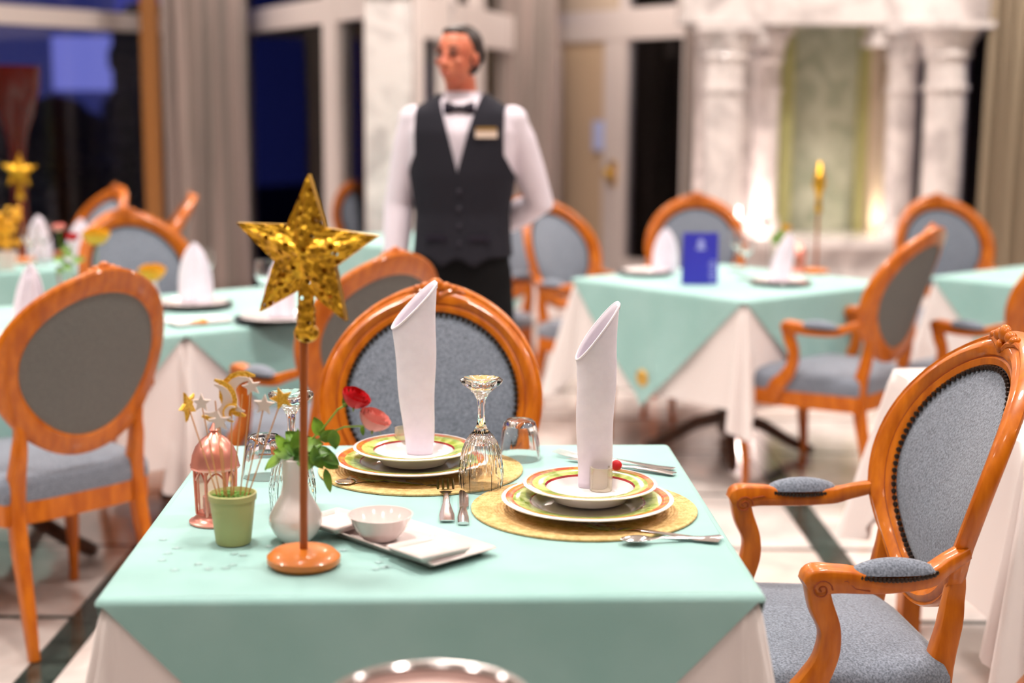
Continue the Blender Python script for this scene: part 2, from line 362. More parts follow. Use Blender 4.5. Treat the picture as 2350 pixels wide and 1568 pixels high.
# return window between the marble columns
D0 = P(945, 60, 9.2); D1 = P(1262, 60, 12.6)
glazed('window_3', (D0.x, D0.y), (D1.x, D1.y), [(0.04, .1), (.62, .3), (1.3, .25), (3.5, .1)], rail=(1.93, 2.19))
# door wall
C0 = P(1270, 107, 12.4); C1 = P(1598, 91, 11.1); dC = (C1-C0).to_2d(); LC = dC.length
tdo = [(0.07, .15), (LC*.46+.05, .26), (LC-.04, .1)]
a = Vector((C0.x, C0.y)); dd = dC.normalized(); ang = math.atan2(dd.y, dd.x); R3 = Matrix.Rotation(ang, 3, 'Z')
def cat(t, z, off=0): return Vector((a.x+dd.x*t-dd.y*off, a.y+dd.y*t+dd.x*off, z))
m = MB()
for t, wd in tdo: m.box(cat(t, 1.03), (wd, 0.09, 2.06), R3)
m.box(cat(LC/2, 2.16), (LC, .10, .24), R3); m.box(cat(LC/2, .15), (LC, .08, .3), R3)
dr = struct(m.build('door_1', M['white_paint'], smooth=False))
dr['label'] = 'white double door, one leaf lined with a cream blind, the other dark glass'
t0, t1 = tdo[0][0]+.075, tdo[1][0]-.13
MB().box(cat((t0+t1)/2, 1.17, -.02), (t1-t0, .015, 1.76), R3).build('blind', M['cream_blind'], dr, smooth=False)
MB().box(cat((t0+t1)/2, 1.17), (t1-t0, .012, 1.75), R3).build('pane', M['pane'], dr, smooth=False)
t2, t3 = tdo[1][0]+.13, tdo[2][0]-.05
MB().box(cat((t2+t3)/2, 1.17), (t3-t2, .012, 1.75), R3).build('pane', M['pane'], dr, smooth=False)
MB().ball(cat(tdo[1][0], .98, -.10), (.045, .045, .045), 12, 8).build('door_handle', M['gold_plain'], dr)
MB().box(cat(tdo[1][0], .98, -.055), (.07, .02, .2), R3).build('lock_plate', M['gold_plain'], dr, smooth=False)
MB().box(cat(t1-.05, 1.28, -.05), (.14, .004, .24), R3).build('window_glint', mat('pale_blue_glint', (.55, .62, .95), .3), dr, smooth=False)  # pale blue sheet painted in for a window reflection on the door leaf
struct(MB().box(cat(LC*.25, 2.79), (LC*.5, .1, 1.02), R3).build('wall_front', M['cream_wall'], smooth=False))
fr = struct(MB().box(cat(LC*.78, 3.2), (LC*.44, .09, .2), R3).box(cat(LC*.54, 2.79), (.08, .09, 1.02), R3).build('window_4', M['white_paint'], smooth=False))
MB().box(cat(LC*.76, 2.7), (LC*.42, .012, .84), R3).build('pane', M['pane'], fr, smooth=False)
# --- marble colonnade with green marble niche on the right --------
YC = 9.5
def X(px, Y, py=300): return P(px, py, Y).x
ledge = 0.60
xl, xr = X(1625, YC), X(2230, YC)
struct(MB().box(((xl+xr)/2, YC+.25, ledge/2), (xr-xl, .7, ledge)).box(((xl+xr)/2, YC+.24, ledge+.03), (xr-xl+.06, .8, .06)).build('wall_marble_ledge', M['marble'], smooth=False)).name = 'trim_1'
nb = struct(MB().box((X(1895, 10.1), 10.12, 2.0), (X(2020, 10.1)-X(1770, 10.1), .1, 2.9)).build('wall_niche', M['green_marble'], smooth=False))
MB().box((X(1800, 10.0), 10.0, 1.7), (.09, .14, 2.2)).build('niche_edge', M['olive_trim'], nb, smooth=False)
MB().box((X(1985, 10.0), 10.0, 1.7), (.10, .14, 2.2)).build('niche_edge', M['olive_trim'], nb, smooth=False)
MB().box((X(2012, 9.9), 9.9, 1.7), (.10, .2, 2.2)).build('niche_edge', M['cream_wall'], nb, smooth=False)
struct(MB().box((X(1705, 10.15), 10.2, 1.65), (X(1790, 10.1)-X(1600, 10.1)+.1, .1, 3.3)).build('wall_front', M['marble'], smooth=False))
lint = MB().box(((xl+xr)/2+.25, YC+.05, 2.02+.64), (xr-xl+.9, .34, 1.26))
for k, px in enumerate((1650, 2085)):   # stepped brackets under the lintel
    for j in range(3):
        lint.box((X(px, YC)+(.14 if k == 0 else -.14)+(.05*j if k == 0 else -.05*j), YC+.05, 1.99-.045*j+.02), (.24-.07*j, .3, .05))
struct(lint.build('trim_2', M['marble'], smooth=False))['label'] = 'white marble lintel over the columns'
def marble_column(x, y, w, z0, z1, label, ring=True, square=False, cap=1.5):
    t = thing('marble_column', label, 'column', (x, y, z0))
    h = z1-z0; r = w/2
    if square:
        MB().box((0, 0, h/2), (w, w, h)).build('shaft', M['marble'], t, smooth=False)
        for zz in (2.16-z0,): MB().box((0, 0, zz), (w*1.12, w*1.12, .03)).build('moulding', M['marble'], t, smooth=False)
        MB().box((0, 0, .09), (w*1.2, w*1.2, .18)).build('base', M['marble'], t, smooth=False)
    else:
        MB().lathe([(r*1.0, .12), (r, h-.42), (r*1.12, h-.42), (r*1.16, h-.40), (r*1.12, h-.38), (r, h-.38), (r, h-.22)], 24).build('shaft', M['marble'], t)
        MB().lathe([(r*1.3, 0), (r*1.3, .05), (r*1.12, .08), (r*1.18, .10), (r, .125)], 24).build('base', M['marble'], t)
        MB().lathe([(r, h-.23), (r*1.25, h-.20), (r*1.15, h-.17), (r*1.3, h-.12), (r*cap, h-.05), (r*cap, h-.04)], 24).build('capital', M['marble'], t)
        MB().box((0, 0, h-.02), (w*cap*1.05, w*cap*1.05, .04)).build('abacus', M['marble'], t, smooth=False)
    return t
zc = ledge+.06
marble_column(X(1658, YC), YC, .25, zc, 2.02, 'leftmost thick round column of the marble colonnade, behind the blue menu card')
marble_column(X(1755, 9.85), 9.85, .19, zc, 2.02, 'slender inner column beside the bright uplight, left of the green niche')
marble_column(X(2068, YC), YC, .20, zc, 2.02, 'round marble column just right of the green niche')
marble_column(X(2165, 9.2), 9.2, .25, FZ, 2.03, 'thick marble column reaching the floor, rightmost of the colonnade', cap=1.7)
marble_column(X(897, 8.75), 8.75, .27, FZ, CEIL, 'square white marble pillar left of the waiter', square=True)
marble_column(X(1000, 9.9), 9.9, .24, FZ, CEIL, 'square white marble pillar behind the waiter\'s shoulder', square=True)
marble_column(X(1060, 10.9), 10.9, .19, FZ, CEIL, 'narrow far marble pillar behind the waiter\'s head', square=True)
# uplight
t = thing('uplight', 'small uplight at the foot of the slender marble column', 'lamp', (X(1722, 9.6), 9.62, zc))
MB().lathe([(.05, 0), (.06, .05), (.052, .05), (.045, .02)], 16).build('housing', M['silver'], t)
MB().lathe([(.046, .025), (.046, .03)], 16).build('bulb', mat('uplight_bulb', (1, .9, .8), .5, emis=(1, .82, .74), es=7), t)
L = bpy.data.lights.new('uplight_light', 'POINT'); L.energy = 8; L.color = (1, .78, .70); L.shadow_soft_size = .05
o = bpy.data.objects.new('uplight_light', L); C.objects.link(o); o.location = (X(1722, 9.6), 9.58, zc+.14)
t = thing('uplight', 'small uplight at the right edge of the green niche', 'lamp', (X(2035, 9.75), 9.72, zc))
MB().lathe([(.04, 0), (.05, .05), (.042, .05), (.035, .02)], 16).build('housing', M['silver'], t)
L = bpy.data.lights.new('uplight_light', 'POINT'); L.energy = 2.5; L.color = (1, .88, .66); L.shadow_soft_size = .05
o = bpy.data.objects.new('uplight_light', L); C.objects.link(o); o.location = (X(2030, 9.7), 9.66, zc+.12)
# right window wall
E0 = P(2080, 90, 10.3); E1 = P(2560, 90, 8.4)
glazed('window_5', (E0.x, E0.y), (E1.x, E1.y), [(.05, .08), (.62, .08), (2.0, .08)], rail=(2.35, 2.45))
# brown wooden post at the left window
o = MB().box((0, 0, CEIL/2), (.11, .1, CEIL)).build('wooden_post', M['brown_post'], smooth=False); o.location = (X(351, 10.2), 10.2, 0)
tag(o, 'orange-brown wooden post between the left window and the curtain', 'post')
# curtains
def curtain(a, b, label, n=9, amp=.07, z0=.03, z1=3.2, m='curtain', swag=0.0):
    a = Vector(a); b = Vector(b); d = b-a; L = d.length; nrm = Vector((-d.y, d.x)).normalized()
    def fn(u, v):
        z = z0+(z1-z0)*v; f = 1+swag*(1-v)*(-1)
        ph = u*n*2*PI+.5*math.sin(v*2+u*5)
        o = amp*math.sin(ph)*(0.75+.25*math.sin(u*17))+.02*math.sin(u*37+v*3)
        t = .0+u
        if swag: t = u*(1-swag*math.sin(PI*min(1, max(0, (z-.4)/2.6)))) if swag > 0 else 1-(1-u)*(1+swag*math.sin(PI*min(1, max(0, (z-.4)/2.6))))
        p = a+d*t+nrm*o; return (p.x, p.y, z)
    g = MB().grid(fn, n*14, 14).build('curtain', M[m])
    sd = g.modifiers.new('thickness', 'SOLIDIFY'); sd.thickness = .006
    return tag(g, label, 'curtain')
def cpt(px, Y): return (X(px, Y), Y)
curtain(cpt(374, 10.4), cpt(568, 10.3), 'wide taupe curtain in the corner between the two left windows', 8, .06)
curtain(cpt(1112, 11.0), cpt(1272, 11.9), 'dark taupe curtain behind the waiter, left of the white door', 7)
curtain(cpt(1562, 10.9), cpt(1640, 10.5), 'narrow taupe curtain right of the white door', 3, .05)
curtain(cpt(2262, 9.1), cpt(2440, 8.4), 'olive brown curtain at the right edge of the room', 6, .06, m='curtain_green')
# outside: garden at dusk
struct(MB().box((0, 17, -.1), (40, 12, .1)).build('ground', M['paving'], smooth=False))
def hedge(x, y, w, h, label):
    m = MB(); rnd = random.Random(int(x*100)+5)
    m.box((0, .1, h*.48), (w*.95, .3, h*.96))
    for k in range(200):
        m.ball((rnd.uniform(-w/2, w/2), rnd.uniform(-.4, .4), rnd.uniform(0, h)), (rnd.uniform(.2, .45), .3, rnd.uniform(.15, .4)), 7, 5)
    o = m.build('hedge', M['hedge']); o.location = (x, y, 0); return tag(o, label, 'hedge')
for x, y, w, h, lb in ((-6.1, 16.2, 2.9, 1.35, 'dark hedge outside the left window'), (-4.05, 17.3, 1.0, 2.5, 'tall dark shrub outside near the wooden post'), (-2.35, 14.2, 1.7, 2.25, 'dark shrub outside the window behind the golden star'),
                   (-.3, 17.2, 2.2, 2.45, 'dark shrub outside behind the square marble pillars'), (2.2, 15.5, 1.8, 2.6, 'dark shrub outside the glass door leaf'), (5.0, 14, 2.6, 2.8, 'dark shrub outside the right hand window'), (-9.8, 13.6, 3.0, 2.9, 'added unseen hedge far left outside, darkens the window reflection'), (-11.5, 10.4, 3.0, 2.9, 'added unseen hedge beyond the glazed wall, darkens the window reflection')):  # far left hedges added out of view to darken reflections in the panes
    hedge(x, y, w, h, lb)
def facade(x, y, w, h, z, m, label):
    t = thing('outdoor_building', label, 'building', (x, y, 0))
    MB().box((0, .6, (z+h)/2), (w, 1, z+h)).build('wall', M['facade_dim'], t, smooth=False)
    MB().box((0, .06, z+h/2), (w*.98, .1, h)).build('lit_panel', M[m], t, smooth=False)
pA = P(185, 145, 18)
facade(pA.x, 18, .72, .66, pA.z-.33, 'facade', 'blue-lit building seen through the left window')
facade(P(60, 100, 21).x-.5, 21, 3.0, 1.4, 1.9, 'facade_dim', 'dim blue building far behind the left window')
for (px, py, Y, r, mm, lb) in ((615, 312, 14, .10, 'lamp_warm', 'warm garden lamp outside the middle window'), (1508, 165, 13.5, .07, 'lamp_blue', 'small bluish garden lamp high outside the door'),
                         (1505, 385, 13.5, .08, 'lamp_blue', 'small bluish garden lamp low outside the door')):
    p = P(px, py, Y); t = thing('garden_lamp', lb, 'lamp', (p.x, p.y, 0))
    MB().ball((0, 0, p.z), r, 14, 10).build('globe', M[mm], t); MB().tube([(0, 0, -.05), (0, 0, p.z-r*.8)], .02, 8, up=(1, 0, 0)).build('pole', M['black_rubber'], t)
gl = mat('dim_red_flower', (.7, .01, .03), .6)
for px, py, lb in ((605, 438, 'red geranium bloom outside the middle window, left one'), (672, 462, 'red geranium bloom outside the middle window, right one')):
    p = P(px, py, 12.8); m = MB(); rnd = random.Random(px)
    t = thing('garden_flower', lb, 'flower', (p.x, p.y, 0))
    for k in range(14): m.ball((rnd.uniform(-.05, .05), rnd.uniform(-.05, .05), p.z+rnd.uniform(-.05, .05)), .03, 6, 4)
    m.build('bloom', gl, t); MB().tube([(0, 0, 0), (0, 0, p.z)], .012, 6, up=(1, 0, 0)).build('stem', M['leaf'], t)
p = P(1490, 560, 12.2)
o = MB().box((0, 0, .36), (.5, .3, .72)).box((0, 0, .75), (.56, .36, .06)).build('planter', mat('ochre_planter', (.55, .25, .01), .6), smooth=False); o.location = (p.x, 12.3, 0); tag(o, 'ochre planter box behind the glass leaf of the white door', 'planter')
# ================================================================== CHAIRS
RA, RBT, RBB, RZ = .232, .218, .235, .787
def yback(x, z): return .185+.33*(z-.42)-1.15*x*x*(lambda q: q*q*(3-2*q))(min(1, max(0, (z-.44)/.26)))
def ringpt(t, off=0.0):
    a = RA+off; b = (RBT if math.cos(t) > 0 else RBB)+off
    c = math.cos(t); x = a*math.sin(t)*(.985-.085*max(0, -c)**1.6+.012*max(0, c)); z = RZ+b*c
    return x, z
def make_chair(label, group):
    t = thing('dining_armchair', label, 'chair', (0, 0, FZ), 0, group)
    # oval back frame
    prof = [(-.029, -.004), (-.026, -.012), (-.014, -.016), (-.010, -.0125), (-.006, -.018), (.008, -.024), (.017, -.020), (.021, -.015), (.026, -.016), (.030, -.008), (.030, .010), (.024, .016), (-.022, .016), (-.029, .010)]
    N = 72; vs = []; fs = []
    for i in range(N):
        tt = 2*PI*i/N; x, z = ringpt(tt); x2, z2 = ringpt(tt+.01); T = Vector((x2-x, 0, z2-z)).normalized(); nx, nz = -T.z, T.x
        if nx*x+nz*(z-RZ) < 0: nx, nz = -nx, -nz
        wide = 1.0+.28*math.exp(-((tt if tt < PI else 2*PI-tt)/.30)**2)
        for u, v in prof:
            u2 = u*wide if u > 0 else u
            px_, pz = x+nx*u2, z+nz*u2; vs.append((px_, yback(px_, pz)+v, pz))
    n = len(prof)
    for i in range(N):
        for k in range(n): fs.append((i*n+k, ((i+1) % N)*n+k, ((i+1) % N)*n+(k+1) % n, i*n+(k+1) % n))
    bf = MB().add(vs, fs).build('back_frame', M['wood'], t)
    # thin dark line round the frame, shade of the carving put into colour
    MB().tube([(lambda q: (q[0], yback(*q)-.0128, q[1]))(ringpt(2*PI*i/N, -.0105)) for i in range(N)], .0016, 5, up=(0, 1, 0), closed=True).build('groove_shade_line', M['groove_shade'], bf)
    # crest carving
    cz = RZ+RBT+.028; m = MB(); yb = yback(0, cz)
    for k, (dx, r) in enumerate(((0, .020), (-.024, .014), (.024, .014), (-.043, .010), (.043, .010))):
        m.ball((dx, yb-.020, cz+.006-abs(dx)*.16), (r, .012, r*.95), 10, 7)
    m.ball((0, yb-.030, cz-.016), (.009, .008, .014), 8, 6)
    for s in (-1, 1): m.tube([(s*.01, yb-.026, cz-.02), (s*.03, yb-.024, cz-.008), (s*.055, yb-.022, cz-.006), (s*.085, yb-.02, cz-.020)], [.007, .008, .006, .002], 7)
    m.build('crest_carving', M['wood'], bf)
    # upholstery
    def panel(off, dome, yo, sgn):
        m = MB(); R = 10; vs = []; fs = []; K = 48
        for r in range(R+1):
            f = 1-r/R
            for k in range(K):
                x, z = ringpt(2*PI*k/K, off); x *= f; z = RZ-.012+(z-RZ+.012)*f
                vs.append((x, yback(x, z)+yo+sgn*dome*(1-f**2.6), z))
        for r in range(R):
            for k in range(K): fs.append((r*K+k, r*K+(k+1) % K, (r+1)*K+(k+1) % K, (r+1)*K+k))
        return m.add(vs, fs)
    bp = panel(-.026, .030, -.004, -1).build('backrest', M['fabric'], t, merge=True)
    panel(-.026, .008, .009, 1).build('rear_panel', M['fabric_rear'], t, merge=True)['label'] = 'plain grey cloth on the rear of the backrest'
    m = MB(); NB = 92
    for i in range(NB):
        x, z = ringpt(2*PI*i/NB, -.0325); m.ball((x, yback(x, z)-.013, z), .0056, 6, 4)
    stuff(m.build('nail_trim', M['nail'], bp))
    # rear legs / stiles
    for s in (-1, 1):
        pts = [(s*.198, .275, 0), (s*.194, .245, .16), (s*.188, .208, .32), (s*.184, .195, .44), (s*.180, yback(.18, .54)+.002, .54), (s*.178, yback(.18, .60)+.002, .60), (s*.188, yback(.19, .645)+.003, .645)]
        MB().tube(*smooth(pts, [(.015, .013), (.019, .017), (.022, .020), (.024, .022), (.021, .018), (.018, .014), (.010, .008)], 4), 14, up=(0, 1, 0), sq=True).build('leg', M['wood'], t)
    # seat
    def outline(sc=1.0):
        pts = []
        for k in range(11): x = -.268+.536*k/10; pts.append((x, -.262-.026*(1-(x/.268)**2)))
        pts += [(.282, -.235), (.272, -.10), (.245, .08), (.225, .205), (.10, .222), (-.10, .222), (-.225, .205), (-.245, .08), (-.272, -.10), (-.282, -.235)]
        return [(x*sc, -.02+(y+.02)*sc) for x, y in pts]
    MB().prism(outline(.99), .355, .415, 2).build('seat_frame', M['wood'], t, smooth=False)
    m = MB(); rings = [(.985, .412), (1.0, .430), (.995, .458), (.965, .474), (.88, .487), (.66, .499), (.35, .505), (.02, .507)]; K = len(outline()); vs = []; fs = []
    for sc, z in rings: vs += [(x, y, z) for x, y in outline(sc)]
    for r in range(len(rings)-1):
        for k in range(K): fs.append((r*K+k, r*K+(k+1) % K, (r+1)*K+(k+1) % K, (r+1)*K+k))
    fs.append(tuple((len(rings)-1)*K+k for k in range(K)))
    m.add(vs, fs).build('seat', M['fabric'], t, angle=70)
    for s in (-1, 1):
        m = MB().box((s*.245, -.238, .36), (.052, .052, .11))
        m.tube([(s*.245, -.238, .32), (s*.248, -.246, .29), (s*.248, -.250, .22), (s*.243, -.240, .12), (s*.241, -.238, .04), (s*.244, -.244, .015), (s*.244, -.244, 0)], [.022, .027, .0235, .018, .0135, .016, .014], 12, up=(0, 1, 0))
        lg = m.build('leg', M['wood'], t)
        MB().lathe([(.013, .0), (.015, .012)], 10, (s*.244, -.244, 0)).build('foot_glide', M['black_rubber'], lg)
        # arm
        ya = yback(.235, .685)
        arm = MB().tube(*smooth([(s*.228, ya+.004, .690), (s*.250, ya-.04, .674), (s*.268, .13, .660), (s*.277, .045, .656), (s*.274, -.02, .662), (s*.270, -.065, .660), (s*.270, -.083, .652)],
                        [(.012, .017), (.015, .016), (.017, .018), (.018, .019), (.022, .021), (.026, .023), (.012, .019)]), 14, up=(0, 0, 1), sq=True).build('armrest', M['wood'], t)
        MB().tube(*smooth([(s*.270, -.063, .655), (s*.270, -.053, .615), (s*.270, -.036, .570), (s*.268, -.040, .520), (s*.267, -.066, .470), (s*.266, -.102, .430), (s*.262, -.125, .385)],
                  [(.020, .021), (.021, .018), (.019, .016), (.021, .016), (.026, .017), (.031, .018), (.028, .016)]), 14, up=(0, 1, 0), sq=True).build('arm_support', M['wood'], t)
        pad = MB()
        def padfn(u, v, s=s):
            yy = .145-.150*u; e = math.sin(PI*u)**.45 if 0 < u < 1 else 0; a = PI*(v)
            return (s*.2765+.0245*math.cos(a)*(.25+.75*e), yy, .672+(.026*math.sin(a)*e))
        pad.grid(padfn, 16, 8)
        po = pad.build('arm_pad', M['fabric'], arm, merge=True)
        m = MB()
        for q in (0, 1):
            for i in range(21):
                u = i/20; x, y, z = padfn(u, q); m.ball((x, y, z-.001-.006*math.sin(PI*u)), .0047, 6, 4)
        stuff(m.build('nail_trim', M['nail'], po))
        m = MB()
        for side in (-1, 1):
            sp_ = []
            for i in range(26):
                a = i/25*3.4*PI; r = .017*(1-i/25)+.002; sp_.append((s*.270+side*.0232, -.058+r*math.cos(a), .648+r*math.sin(a)))
            m.tube(sp_, .0014, 5, up=(1, 0, 0))
            m.tube([(s*.270+side*.022, -.041, .662), (s*.274+side*.0205, -.015, .664), (s*.276+side*.018, .0, .650), (s*.277+side*.018, .025, .645)], .0013, 5, up=(1, 0, 0))
        m.build('scroll_carving', M['groove_shade'], arm)  # scroll lines in the dark tone that stands for shade in the carving
    return t
CH = {}
GR = 'upholstered oval-back armchairs'
proto = None
def chair(px, py, f, label, Y=None, z=1.055, push=0, at=None):
    global proto
    p = on(px, py, z) if Y is None else P(px, py, Y)
    f = Vector(f).normalized(); o = Vector((p.x+f.x*(.39-push), p.y+f.y*(.39-push), FZ))
    if at: o = Vector((*at, FZ))
    rz = face(f.x, f.y)
    print('chair', label[:40], tuple(round(c, 2) for c in o))
    if proto is None: proto = make_chair(label, GR); proto.location = o; proto.rotation_euler = (0, 0, rz); return proto
    return dup(proto, o, rz, label, GR)
chair(1002, 648, (-.04, -1), 'orange wood armchair facing the camera at the far side of the set mint table')
chair(2322, 766, (-.996, -.086), 'nearest armchair at the right edge, studded oval back turned to the mint table', at=(.560, 2.636))
chair(322, 622, (-.75, .66), 'orange wood armchair at the left edge, seen from behind with plain grey oval back', push=-.14)
chair(918, 577, (-.68, .73), 'armchair seen from behind between the golden star and the waiter')
chair(318, 522, (.62, -.78), 'armchair facing the camera just behind the top of the left rear-view chair', at=(-1.38, 5.68))
chair(285, 440, (-.75, -.66), 'far armchair with pale oval back in front of the left dark window', at=(-2.42, 7.55))
chair(447, 452, (-.97, -.25), 'far armchair seen edge-on in front of the corner curtain', at=(-1.93, 6.95))
chair(842, 430, (.3, -1), 'far armchair half hidden behind the square marble pillar', Y=9.4, z=1.055)
chair(1262, 450, (-.74, -.67), 'far armchair behind another chair, just right of the waiter\'s hip', at=(-.20, 6.98))
chair(1385, 490, (.74, -.67), 'armchair right of the waiter at the left end of the right middle table', at=(.42, 6.66))
chair(1592, 468, (-.1, -1), 'armchair behind the blue menu card and white napkin', at=(.90, 6.98))
chair(2112, 532, (-.78, .62), 'armchair with grey rear panel and blue seat in front of the right middle table', at=(1.25, 5.50))
chair(2165, 482, (.1, -1), 'armchair with dark oval back under the rightmost marble column', at=(2.2, 7.0))
chair(2345, 520, (-.62, .78), 'armchair cut by the right edge above the nearest right hand chair', at=(1.86, 5.50))
# ================================================================== TABLES
TZ = 0.76; TW = 0.95
def table_mesh(W):
    pass
def make_table(cx, cy, rz, lab, cloth_lab, over_lab, seed, emblem=False, overlay=True, legs='pedestal', drop=.42, W=TW):
    t = thing('dining_table', lab, 'table', (cx, cy, FZ), rz, None)
    z = TZ-.012-FZ
    MB().box((0, 0, z-.015), (W-.02, W-.02, .026)).build('tabletop', M['wood_dark'], t, smooth=False)
    if legs == 'pedestal':
        MB().lathe([(.05, .10), (.038, .16), (.034, .40), (.045, .62), (.09, z-.03)], 16).build('pedestal', M['wood_dark'], t)
        for k in range(4):
            a = PI/4+k*PI/2; d = Vector((math.cos(a), math.sin(a), 0))
            MB().tube([d*.03+Vector((0, 0, .16)), d*.14+Vector((0, 0, .13)), d*.26+Vector((0, 0, .06)), d*.33+Vector((0, 0, .03)), d*.36+Vector((0, 0, .02))], [.03, .028, .024, .024, .018], 8).build('foot', M['wood_dark'], t)
    else:
        for sx in (-1, 1):
            for sy in (-1, 1): MB().box((sx*(W/2-.06), sy*(W/2-.06), z/2-.01), (.055, .055, z-.03)).build('leg', M['wood'], t, smooth=False)
    rnd = random.Random(seed)
    # white undercloth
    zt = TZ-.004; h = W/2+.004; per = []; rc = .03
    for q in range(4):
        a0 = -PI/2+q*PI/2; c = [(1, -1), (1, 1), (-1, 1), (-1, -1)][q]; cxn, cyn = c[0]*(h-rc), c[1]*(h-rc)
        for k in range(21): a = a0+(PI/2)*k/20; per.append((cxn+rc*math.cos(a), cyn+rc*math.sin(a), math.cos(a), math.sin(a), math.sin(PI*k/20), k/20))
        c2 = [(1, 1), (-1, 1), (-1, -1), (1, -1)][q]; e = (c2[0]*(h-rc)+rc*math.cos(a0+PI/2), c2[1]*(h-rc)+rc*math.sin(a0+PI/2)); s0 = per[-1]
        for k in range(1, 24): f = k/24; per.append((s0[0]+(e[0]-s0[0])*f, s0[1]+(e[1]-s0[1])*f, math.cos(a0+PI/2), math.sin(a0+PI/2), 0, f))
    NP = len(per); vs = []; fs = []; R = 12; ph = rnd.uniform(0, 6)
    for r in range(R+1):
        f = r/R
        for i, (x, y, nx, ny, cn, fr_) in enumerate(per):
            dr = drop*(1+.22*cn**.8)
            edge = min(1, 4*min(fr_, 1-fr_)) if cn == 0 else 1
            out = .004+f*(.022+.085*cn)+f*((.006+.040*cn)*math.sin(fr_*(15 if cn else 11)+ph+i*.02)*edge)
            if f == 0: out = 0
            vs.append((x+nx*out, y+ny*out, zt-FZ-dr*f))
    for r in range(R):
        for i in range(NP): fs.append((r*NP+i, r*NP+(i+1) % NP, (r+1)*NP+(i+1) % NP, (r+1)*NP+i))
    cb = len(vs); vs.append((0, 0, zt-FZ)); fs += [(i, (i+1) % NP, cb) for i in range(NP)]
    o = MB().add(vs, fs).build('tablecloth', M['white_cloth'], angle=80); o.location = (cx, cy, FZ); o.rotation_euler = (0, 0, rz); tag(o, cloth_lab, 'tablecloth')
    if not overlay: return t
    # mint overlay set diagonally: a pointed flap over each side
    h = W/2+.012; N = 24; m = MB(); zt = TZ+.0; rr_ = .012
    m.grid(lambda u, v: ((u*2-1)*(h-rr_), (v*2-1)*(h-rr_), zt-FZ+.0003*math.sin(u*9+v*7)), N, N)
    for q in range(4):
        Rq = Matrix.Rotation(q*PI/2, 3, 'Z'); NE = 22; L = h*.96; sd = rnd.uniform(0, 6)
        rows = []
        for e in range(NE+1):
            row = []
            if e <= 4: a = (e/4)*PI/2; out = h-rr_+(rr_+.002)*math.sin(a); zz = zt-rr_+rr_*math.cos(a); fe = 0
            else: fe = (e-4)/(NE-4); out = h+.002; zz = zt-rr_-fe*L
            hw = (h-rr_)*(1-fe)
            for k in range(N+1):
                s = k/N*2-1; ys = s*hw; xo = out+fe*(.048+.007*math.sin(ys*14+sd)+.006*math.sin(ys*31+sd*2))*1.0
                # slight crease down the middle
                xo += .007*math.exp(-((ys-.10*fe)/.012)**2)*min(1, fe*6)+.004*math.exp(-((ys+.16-.2*fe)/.02)**2)*min(1, fe*6)
                row.append(Rq @ Vector((xo, ys, zz-FZ)))
            rows.append(row)
        vs = [p for r in rows for p in r]
        m.add(vs, [(i*(N+1)+j, (i+1)*(N+1)+j, (i+1)*(N+1)+j+1, i*(N+1)+j+1) for i in range(NE) for j in range(N)])
    for q in range(4):
        Rq = Matrix.Rotation(q*PI/2, 3, 'Z'); c3 = Vector((h-rr_, h-rr_, 0))
        def cf(u, v):
            az = u*PI/2; el = v*PI/2; r2 = (rr_+.002)*math.sin(el); return Rq @ (c3+Vector((r2*math.cos(az), r2*math.sin(az), zt-rr_+rr_*math.cos(el)-FZ)))
        m.grid(cf, 6, 4)
    o = m.build('mint_overlay', M['mint'], merge=True, angle=80); o.location = (cx, cy, FZ); o.rotation_euler = (0, 0, rz); tag(o, over_lab, 'tablecloth')
    if emblem:
        for q in (3, 0):
            Rq = Matrix.Rotation(q*PI/2, 3, 'Z'); mm = MB().lathe([(.0, .004), (.012, .004), (.018, .003), (.03, .0035), (.034, 0)], 20, M3=Rq @ Matrix.Rotation(PI/2, 3, 'Y') , c=Rq @ Vector((h+.048, 0, zt-.36-FZ)))
            mm.build('gold_emblem', M['gold_plain'], o)
    return t
# main table from its near corners
pl_ = on(232, 1368, TZ); pr_ = on(1745, 1360, TZ); dv = (pr_-pl_).to_2d(); rz0 = -math.radians(-2.3)
print('near edge', pl_, pr_, dv.length, math.degrees(math.atan2(dv.y, dv.x)))
ax = Vector((math.cos(rz0), math.sin(rz0))); ay = Vector((-ax.y, ax.x)); mc = (pl_.to_2d()+pr_.to_2d())/2+ay*(TW/2)
make_table(mc.x, mc.y, rz0, 'dining table set with two place settings in the foreground', 'white undercloth hanging under the mint cover of the foreground table', 'mint green cover with pointed flap on the foreground table', 3)
# left pair
dl = Vector((.79, .61)).normalized(); dn = Vector((-dl.y, dl.x)); cL = on(437, 768, TZ).to_2d()+dn*.04; rl = math.atan2(dl.y, dl.x)
c1 = cL+dl*(TW/2+.004)+dn*TW/2; c2 = cL-dl*(TW/2+.012)+dn*TW/2
make_table(c1.x, c1.y, rl, 'left middle table behind the golden star', 'white undercloth of the table behind the golden star', 'mint cover of the table behind the golden star', 4)
make_table(c2.x, c2.y, rl, 'table at the left edge beyond the rear-view chair', 'white undercloth of the table beyond the left rear-view chair', 'mint cover of the table beyond the left rear-view chair', 5)
